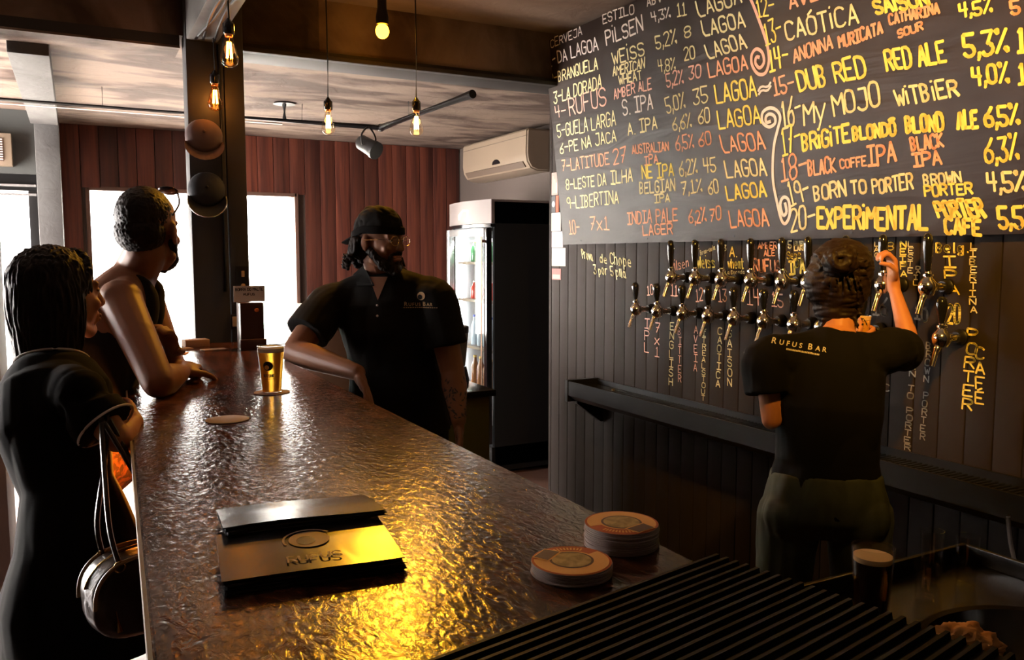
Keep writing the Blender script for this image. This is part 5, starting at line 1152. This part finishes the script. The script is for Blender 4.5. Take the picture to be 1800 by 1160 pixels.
# ------------------------------------------------------------ woman pouring at the taps, seen from behind
J = dict(pel=(1.93, 1.68, .80), chest=(1.94, 1.69, 1.06), neck=(2.015, 1.725, 1.285), head=(2.064,1.765,1.438), face=((.70, .66, -.05), (0, 0, 1)),
    shL=(1.79, 1.79, 1.225), shR=(2.088,1.618,1.231), elR=(2.37,1.74,1.215), wrR=(2.398,1.835,1.407), handR=((-.10, .05, 1), (-.85, .5, 0), 1, 1.2, .9),
    elL=(1.785,1.757,1.032), wrL=(2.192,1.834,1.215), handL=((.75, -.1, .2), (.65, .1, .2), 1, .8, .7),
    hipR=(2.01, 1.62, .74), hipL=(1.85, 1.74, .74), knR=(2.02, 1.62, .42), knL=(1.84, 1.76, .42), anR=(2.02, 1.58, .09), anL=(1.83, 1.73, .09), toe=V((.70, .70, 0)).normalized())
root, Mh, lat = person('person', 'person with tied up dark hair and black T-shirt seen from behind pulling a tap', J, M_SKIN2, .88, .96, male=False)
face_parts(root, J['head'], Mh, .96)
st = obj('t_shirt', remeshed(torso_cloth(J, lat, .84, .014, .60, .16, sr=.012, longer=.006), .006, 3, (.008, (10, 10, 5))), M_BLACKC, root, ang=180)
tree = bvh_of(st); O = V((1.551,1.43,1.288)); S_ = V((.872, -.460, -.17)).normalized(); T_ = V((0, 0, 1))
T_ = (T_ - S_ * T_.dot(S_)).normalized(); dr0 = (V((1.938,1.787,1.232)) - V((1.551,1.43,1.288))).normalized()
M_TPRINT = mat('white shirt print', (.62, .56, .48), .6)
for ch_, sz, o_ in small_caps(['RUFUS', 'BAR'], .032, .026, O, S_, T_): obj('lettering', project(text_bm(ch_, sz * .78, o_, S_, T_, .0004), tree, dr0, .002, False), M_TPRINT, st, smooth=False)
rx = random.Random(3); bm = BM(); x_ = -.048
while x_ < .048:
    wv = rx.uniform(.0018, .004); bm.faces.new([bm.verts.new(O + S_ * (x_ + a) + T_ * (-.0125 + b)) for a, b in ((0, 0), (wv, 0), (wv, rx.uniform(.004, .006)), (0, .005))]); x_ += wv + .0012
obj('lettering', project(bm, tree, dr0, .002, False), M_TPRINT, st, smooth=False)
obj('jeans', remeshed(trousers(J, lat, .97, 1.95, .012), .007, 3, (.004, (20, 20, 8))), M_JEANS, root, ang=180)
P = lambda x, y, z: V(J['head']) + Mh @ V((x, y, z)) * .96
M4 = Mh.to_4x4()
def hairw(bm):
    sph(bm, P(0, -.022, .034), (.094, .104, .094), M4, 20); sph(bm, P(0, -.055, -.02), (.082, .070, .085), M4, 20); sph(bm, P(-.005, -.085, .045), (.062, .055, .055), M4, 20); sph(bm, P(-.01, -.045, -.085), (.070, .056, .065), M4, 18); sph(bm, P(-.01, -.045, -.13), (.052, .042, .05), M4, 18); sph(bm, P(-.045, -.05, -.01), (.065, .07, .08), M4, 18)
    rh = random.Random(8)
    for i in range(70):
        a = rh.uniform(-2.0, 2.0); z = rh.uniform(-.08, .09); r0 = .086
        q = P(math.sin(a) * r0, -.03 - math.cos(a) * .085, z); a2 = a * .5; e = P(math.sin(a2) * .05, -.085 - math.cos(a2) * .045, .045 + rh.uniform(-.03, .03)); m = (q + e) / 2 + (q + e) / 2 * 0 + Mh @ V((math.sin(a) * .012, -.02, 0))
        tube(bm, spline([q, m, e], 3), [.0035] * 3 + [.003] * 4, 6)
    for i in range(14): a = rh.uniform(-1, 1); q = P(a * .05, -.07, -.09); tube(bm, [q, q + Mh @ V((a * .02, -.01, -.035)), q + Mh @ V((a * .03, .0, -.06))], [.004, .003, .0015], 6)
hr = obj('hair', remeshed(hairw, .0032, 2, (.0035, (22, 22, 70))), M_HAIR2, root, ang=180)
def bun(bm):
    c0 = P(-.01, -.135, .055)
    for k in range(3): tube(bm, [c0 + Mh @ V((math.cos(t) * (.036 - .008 * k), -.012 * k, math.sin(t) * (.034 - .008 * k))) for t in [2 * PI * i / 16 + k for i in range(17)]], .016, 10)
    sph(bm, c0, .022)
obj('hair_bun', remeshed(bun, .003, 2, (.004, (50, 50, 50))), M_HAIR2, hr, ang=180)
for sd_ in (-1,): obj('earring', sph(BM(), P(sd_ * .083, -.004, -.042), .004), M_CHROME, root)
# glass being filled in the left hand
pint((2.29,1.873,1.215), 'glass of beer being filled beneath a tap by the person seen from behind', .10, .026, .036, .085, .012)

# ------------------------------------------------------------ tall man in tank top leaning on the bar
J = dict(pel=(.0, 2.70, .93), chest=(.045, 2.78, 1.22), neck=(0.168,2.879,1.453), head=(0.209,2.826,1.59), face=((.52, .85, -.02), (0, 0, 1)),
    shR=(0.114,2.673,1.381), shL=(0.205,3.114,1.383), elR=(0.19,2.453,1.163), wrR=(0.27,2.66,1.159), handR=((.35, .9, .12), (-.2, .2, -1), -1, .8, .4),
    elL=(0.284,3.011,1.112), wrL=(0.256,2.762,1.195), handL=((-.15, -.55, .75), (-.6, -.5, -.3), 1, .55, .5),
    hipR=(-.03, 2.67, .88), hipL=(-.03, 2.86, .88), knR=(-.02, 2.66, .48), knL=(-.06, 2.88, .48), anR=(-.08, 2.66, .09), anL=(-.10, 2.88, .09), toe=V((.99, -.1, 0)).normalized())
root, Mh, lat = person('person', 'tall person in a dark tank top with sunglasses on head, arms folded on the bar', J, M_SKIN, 1.04, 1.12)
face_parts(root, J['head'], Mh, 1.12)
pel, ch, nk = V(J['pel']), V(J['chest']), V(J['neck'])
def tank(bm):
    loft(bm, [(pel + (pel - ch) * .22, .182, .132), (pel, .180, .130), (pel.lerp(ch, .42), .158, .118), (ch.lerp(nk, -.05), .178, .134), (ch.lerp(nk, .16), .166, .128)], lat)
    fw_ = V((0, 0, 1)).cross(lat).normalized()
    for sd_ in (-1, 1): tube(bm, spline([ch.lerp(nk, .05) + lat * sd_ * .10 - fw_ * .120, ch.lerp(nk, .45) + lat * sd_ * .085 - fw_ * .112, ch.lerp(nk, .80) + lat * sd_ * .088 - fw_ * .072, ch.lerp(nk, .93) + lat * sd_ * .086, ch.lerp(nk, .80) + lat * sd_ * .088 + fw_ * .072, ch.lerp(nk, .45) + lat * sd_ * .085 + fw_ * .112, ch.lerp(nk, .05) + lat * sd_ * .10 + fw_ * .122], 4), .024, 12)
tk = obj('tank_top', remeshed(tank, .006, 3, (.006, (9, 9, 5))), M_TANK, root, ang=180)
bt = [o for o in root.children if o.name.startswith('body')][0]; tb = bvh_of(bt); fwd = V((0, 0, 1)).cross(lat).normalized()
obj('shorts', remeshed(trousers(J, lat, 1.04, 1, .022), .008, 3, (.006, (12, 12, 6))), M_SHORTS, root, ang=180)
P = lambda x, y, z: V(J['head']) + Mh @ V((x, y, z)) * 1.12
M4 = Mh.to_4x4()
def hairt(bm): sph(bm, P(0, -.022, .040), (.082, .099, .090), M4, 20); sph(bm, P(0, -.050, -.008), (.077, .066, .066), M4, 20); capsule(bm, P(-.07, 0, .0), P(-.07, .01, -.03), .012, .006); capsule(bm, P(.07, 0, .0), P(.07, .01, -.03), .012, .006)
obj('hair', remeshed(hairt, .004, 2, (.0025, (120, 120, 120))), M_HAIR, root, ang=180)
def beard2(bm):
    for sd_ in (-1, 1): capsule(bm, P(sd_ * .062, .008, -.035), P(sd_ * .040, .050, -.085), .015, .020); capsule(bm, P(sd_ * .040, .050, -.085), P(0, .076, -.100), .020, .022); capsule(bm, P(sd_ * .026, .080, -.050), P(sd_ * .005, .094, -.045), .006, .006)
obj('beard', remeshed(beard2, .004, 2, (.003, (90, 90, 60))), M_HAIR, root, ang=180)
sg = thing('sunglasses', 'dark sunglasses pushed up on the head of the tall person', 'sunglasses', P(0, .06, .12))
for sd_ in (-1, 1):
    Ml = (Mh @ Matrix.Rotation(1.0, 3, 'X')).to_4x4(); obj('lens', sph(BM(), P(sd_ * .034, .050, .114), (.032, .005, .022), Ml, 16), M_LENS, sg)
    obj('temple', tube(BM(), spline([P(sd_ * .064, .044, .106), P(sd_ * .084, .010, .074), P(sd_ * .084, -.03, .040)], 4), .0032, 8), M_LENS, sg)
obj('bridge', tube(BM(), [P(-.010, .054, .116), P(.010, .054, .116)], .004, 8), M_LENS, sg)

# ------------------------------------------------------------ woman in black dress with shoulder bag
J = dict(pel=(-0.02,2.059,0.892), chest=(-0.055,2.145,1.106), neck=(-0.057,2.23,1.266), head=(-0.038,2.257,1.415), face=((.86, .50, .06), (0, 0, 1)),
    shR=(-0.005,1.993,1.215), shL=(-0.017,2.359,1.179), elR=(0.066,1.923,1.122), wrR=(0.107,2.095,1.124), handR=((.0, .95, .1), (-1, .1, -.1), -1, .5, .4),
    elL=(0.058,2.373,1.036), wrL=(0.095,2.155,1.089), handL=((-.1, -.8, .2), (-.3, -.3, -.8), 1, .5, .4),
    hipR=(-.045, 1.965, .86), hipL=(-.045, 2.085, .86), knR=(.0, 1.95, .47), knL=(-.03, 2.08, .47), anR=(-.02, 1.94, .09), anL=(-.07, 2.09, .09), toe=V((.97, .2, 0)).normalized())
root, Mh, lat = person('person', 'person in a short black dress with pale collar trim and straight dark hair', J, M_SKIN2, .90, .98, male=False)
face_parts(root, J['head'], Mh, .98)
pel, ch, nk = V(J['pel']), V(J['chest']), V(J['neck'])
def dress(bm):
    dn = V((pel.x, pel.y, .64))
    loft(bm, [(dn + V((.015, 0, 0)), .200, .178), (dn.lerp(pel, .5), .190, .160), (pel + V((0, 0, -.02)), .172, .128), (pel.lerp(ch, .45), .132, .096), (ch, .160, .118), (ch.lerp(nk, .5), .165, .118), (ch.lerp(nk, .82), .112, .088), (ch.lerp(nk, .95), .072, .068)], lat)
    for S in 'RL':
        sh, el = V(J['sh' + S]), V(J['el' + S]); capsule(bm, ch.lerp(nk, .62), sh, .055, .060); sph(bm, sh, .058); tube(bm, [sh, sh.lerp(el, .4), sh.lerp(el, .72)], [.061, .062, .064], 20)
dm = obj('dress', remeshed(dress, .0055, 3, (.007, (8, 8, 3.5))), M_BLACKC, root, ang=180)
def ring3(c, a, b, ra, rb, rad, a0=0, a1=2 * PI, n=40): return tube(BM(), [c + a * math.cos(t) * ra + b * math.sin(t) * rb for t in [a0 + (a1 - a0) * k / n for k in range(n + 1)]], rad, 8)
ax = (nk - ch).normalized(); l_ = (lat - ax * lat.dot(ax)).normalized()
obj('collar_trim', ring3(ch.lerp(nk, .965), l_, ax.cross(l_), .080, .078, .0035), M_TRIM, dm)
for S in 'RL':
    sh, el = V(J['sh' + S]), V(J['el' + S]); a, b, d = frame_of(el - sh); obj('cuff_trim', ring3(sh.lerp(el, .705), a, b, .0635, .0635, .0028), M_TRIM, dm)
P = lambda x, y, z: V(J['head']) + Mh @ V((x, y, z)) * .98
M4 = Mh.to_4x4()
def hairl(bm):
    sph(bm, P(0, -.018, .036), (.084, .096, .088), M4, 20); sph(bm, P(0, -.052, -.03), (.078, .062, .09), M4, 20); sph(bm, P(0, -.055, -.09), (.072, .052, .070), M4, 18)
    rh = random.Random(9)
    for i in range(90):
        a = -2.05 + 4.1 * i / 89; L = .175 + rh.uniform(-.015, .012); x0, y0 = math.sin(a) * .082, -.025 - math.cos(a) * .082
        if abs(a) > 1.45: L -= .06 * (abs(a) - 1.45) / .6
        tube(bm, spline([P(x0 * .8, y0 * .8 - .004, .075), P(x0, y0, .02), P(x0 * 1.02, y0 * 1.02, -.07), P(x0 * .92, y0 * .98 - .004, -L)], 3), [.009] * 6 + [.007, .006, .005, .003], 6)
    for sd_ in (-1, 1): tube(bm, spline([P(sd_ * .005, .045, .112), P(sd_ * .045, .058, .080), P(sd_ * .072, .030, .03), P(sd_ * .080, -.006, .0)], 4), [.009] * 13, 8)
obj('hair', remeshed(hairl, .0032, 1, (.004, (110, 110, 12))), M_HAIR, root, ang=180)
obj('earring', sph(BM(), P(.083, -.004, -.045), .004), M_CHROME, root)
# shoulder bag
bc = V((0.088,1.771,0.844)); bgz = thing('shoulder_bag', 'brown black leather handbag on long straps beside the person in the dress', 'handbag', bc)
fa = V((.90, .30, 0)).normalized(); na = V((.30, -.95, 0)).normalized()
def bagb(bm):
    R = []
    for d_, s_ in ((-.048, .82), (-.036, .96), (0, 1), (.036, .96), (.048, .82)):
        R.append([bc + na * d_ + fa * (math.copysign(abs(math.cos(t)) ** .75, math.cos(t)) * .105 * s_) + V((0, 0, math.copysign(abs(math.sin(t)) ** .8, math.sin(t)) * .088 * s_ * (1 if math.sin(t) > 0 else .95))) for t in [2 * PI * k / 36 for k in range(36)]])
    rings(bm, R)
obj('bag_body', remeshed(bagb, .004, 3, (.004, (12, 12, 12))), M_LEATHER, bgz, ang=180)
for d_ in (-.046, .046): obj('piping', tube(BM(), [bc + na * d_ + fa * (math.copysign(abs(math.cos(t)) ** .75, math.cos(t)) * .100) + V((0, 0, math.copysign(abs(math.sin(t)) ** .8, math.sin(t)) * .084)) for t in [PI * k / 24 for k in range(25)]], .0038, 8), mat('tan piping', (.40, .22, .08), .35), bgz)
obj('zip', tube(BM(), [bc + fa * (math.cos(t) * .106) + V((0, 0, math.copysign(abs(math.sin(t)) ** .8, math.sin(t)) * .091)) for t in [.25 + (PI - .5) * k / 20 for k in range(21)]], .003, 6), M_BRASS, bgz)
top = V((0.035,1.877,1.178))
for d_, e_ in ((.045, V((.0, .0, 0))), (-.045, V((.012, .03, 0)))):
    for sgn in (-1, 1):
        a = bc + na * d_ + fa * sgn * .052 + V((0, 0, .072)); obj('strap', tube(BM(), spline([top + e_, top.lerp(a, .35) + e_ + fa * .006 * sgn, top.lerp(a, .75) + fa * .010 * sgn, a], 6), .0052, 8), M_LEATHER, bgz)
        obj('strap_ring', ring3(a, fa, V((0, 0, 1)), .010, .010, .0024, n=20), M_BRASS, bgz)
obj('tassel', tube(BM(), [bc - fa * .065 + na * .052 + V((0, 0, -.01)), bc - fa * .060 + na * .056 + V((0, 0, -.05))], [.002, .006], 8), M_BRASS, bgz)
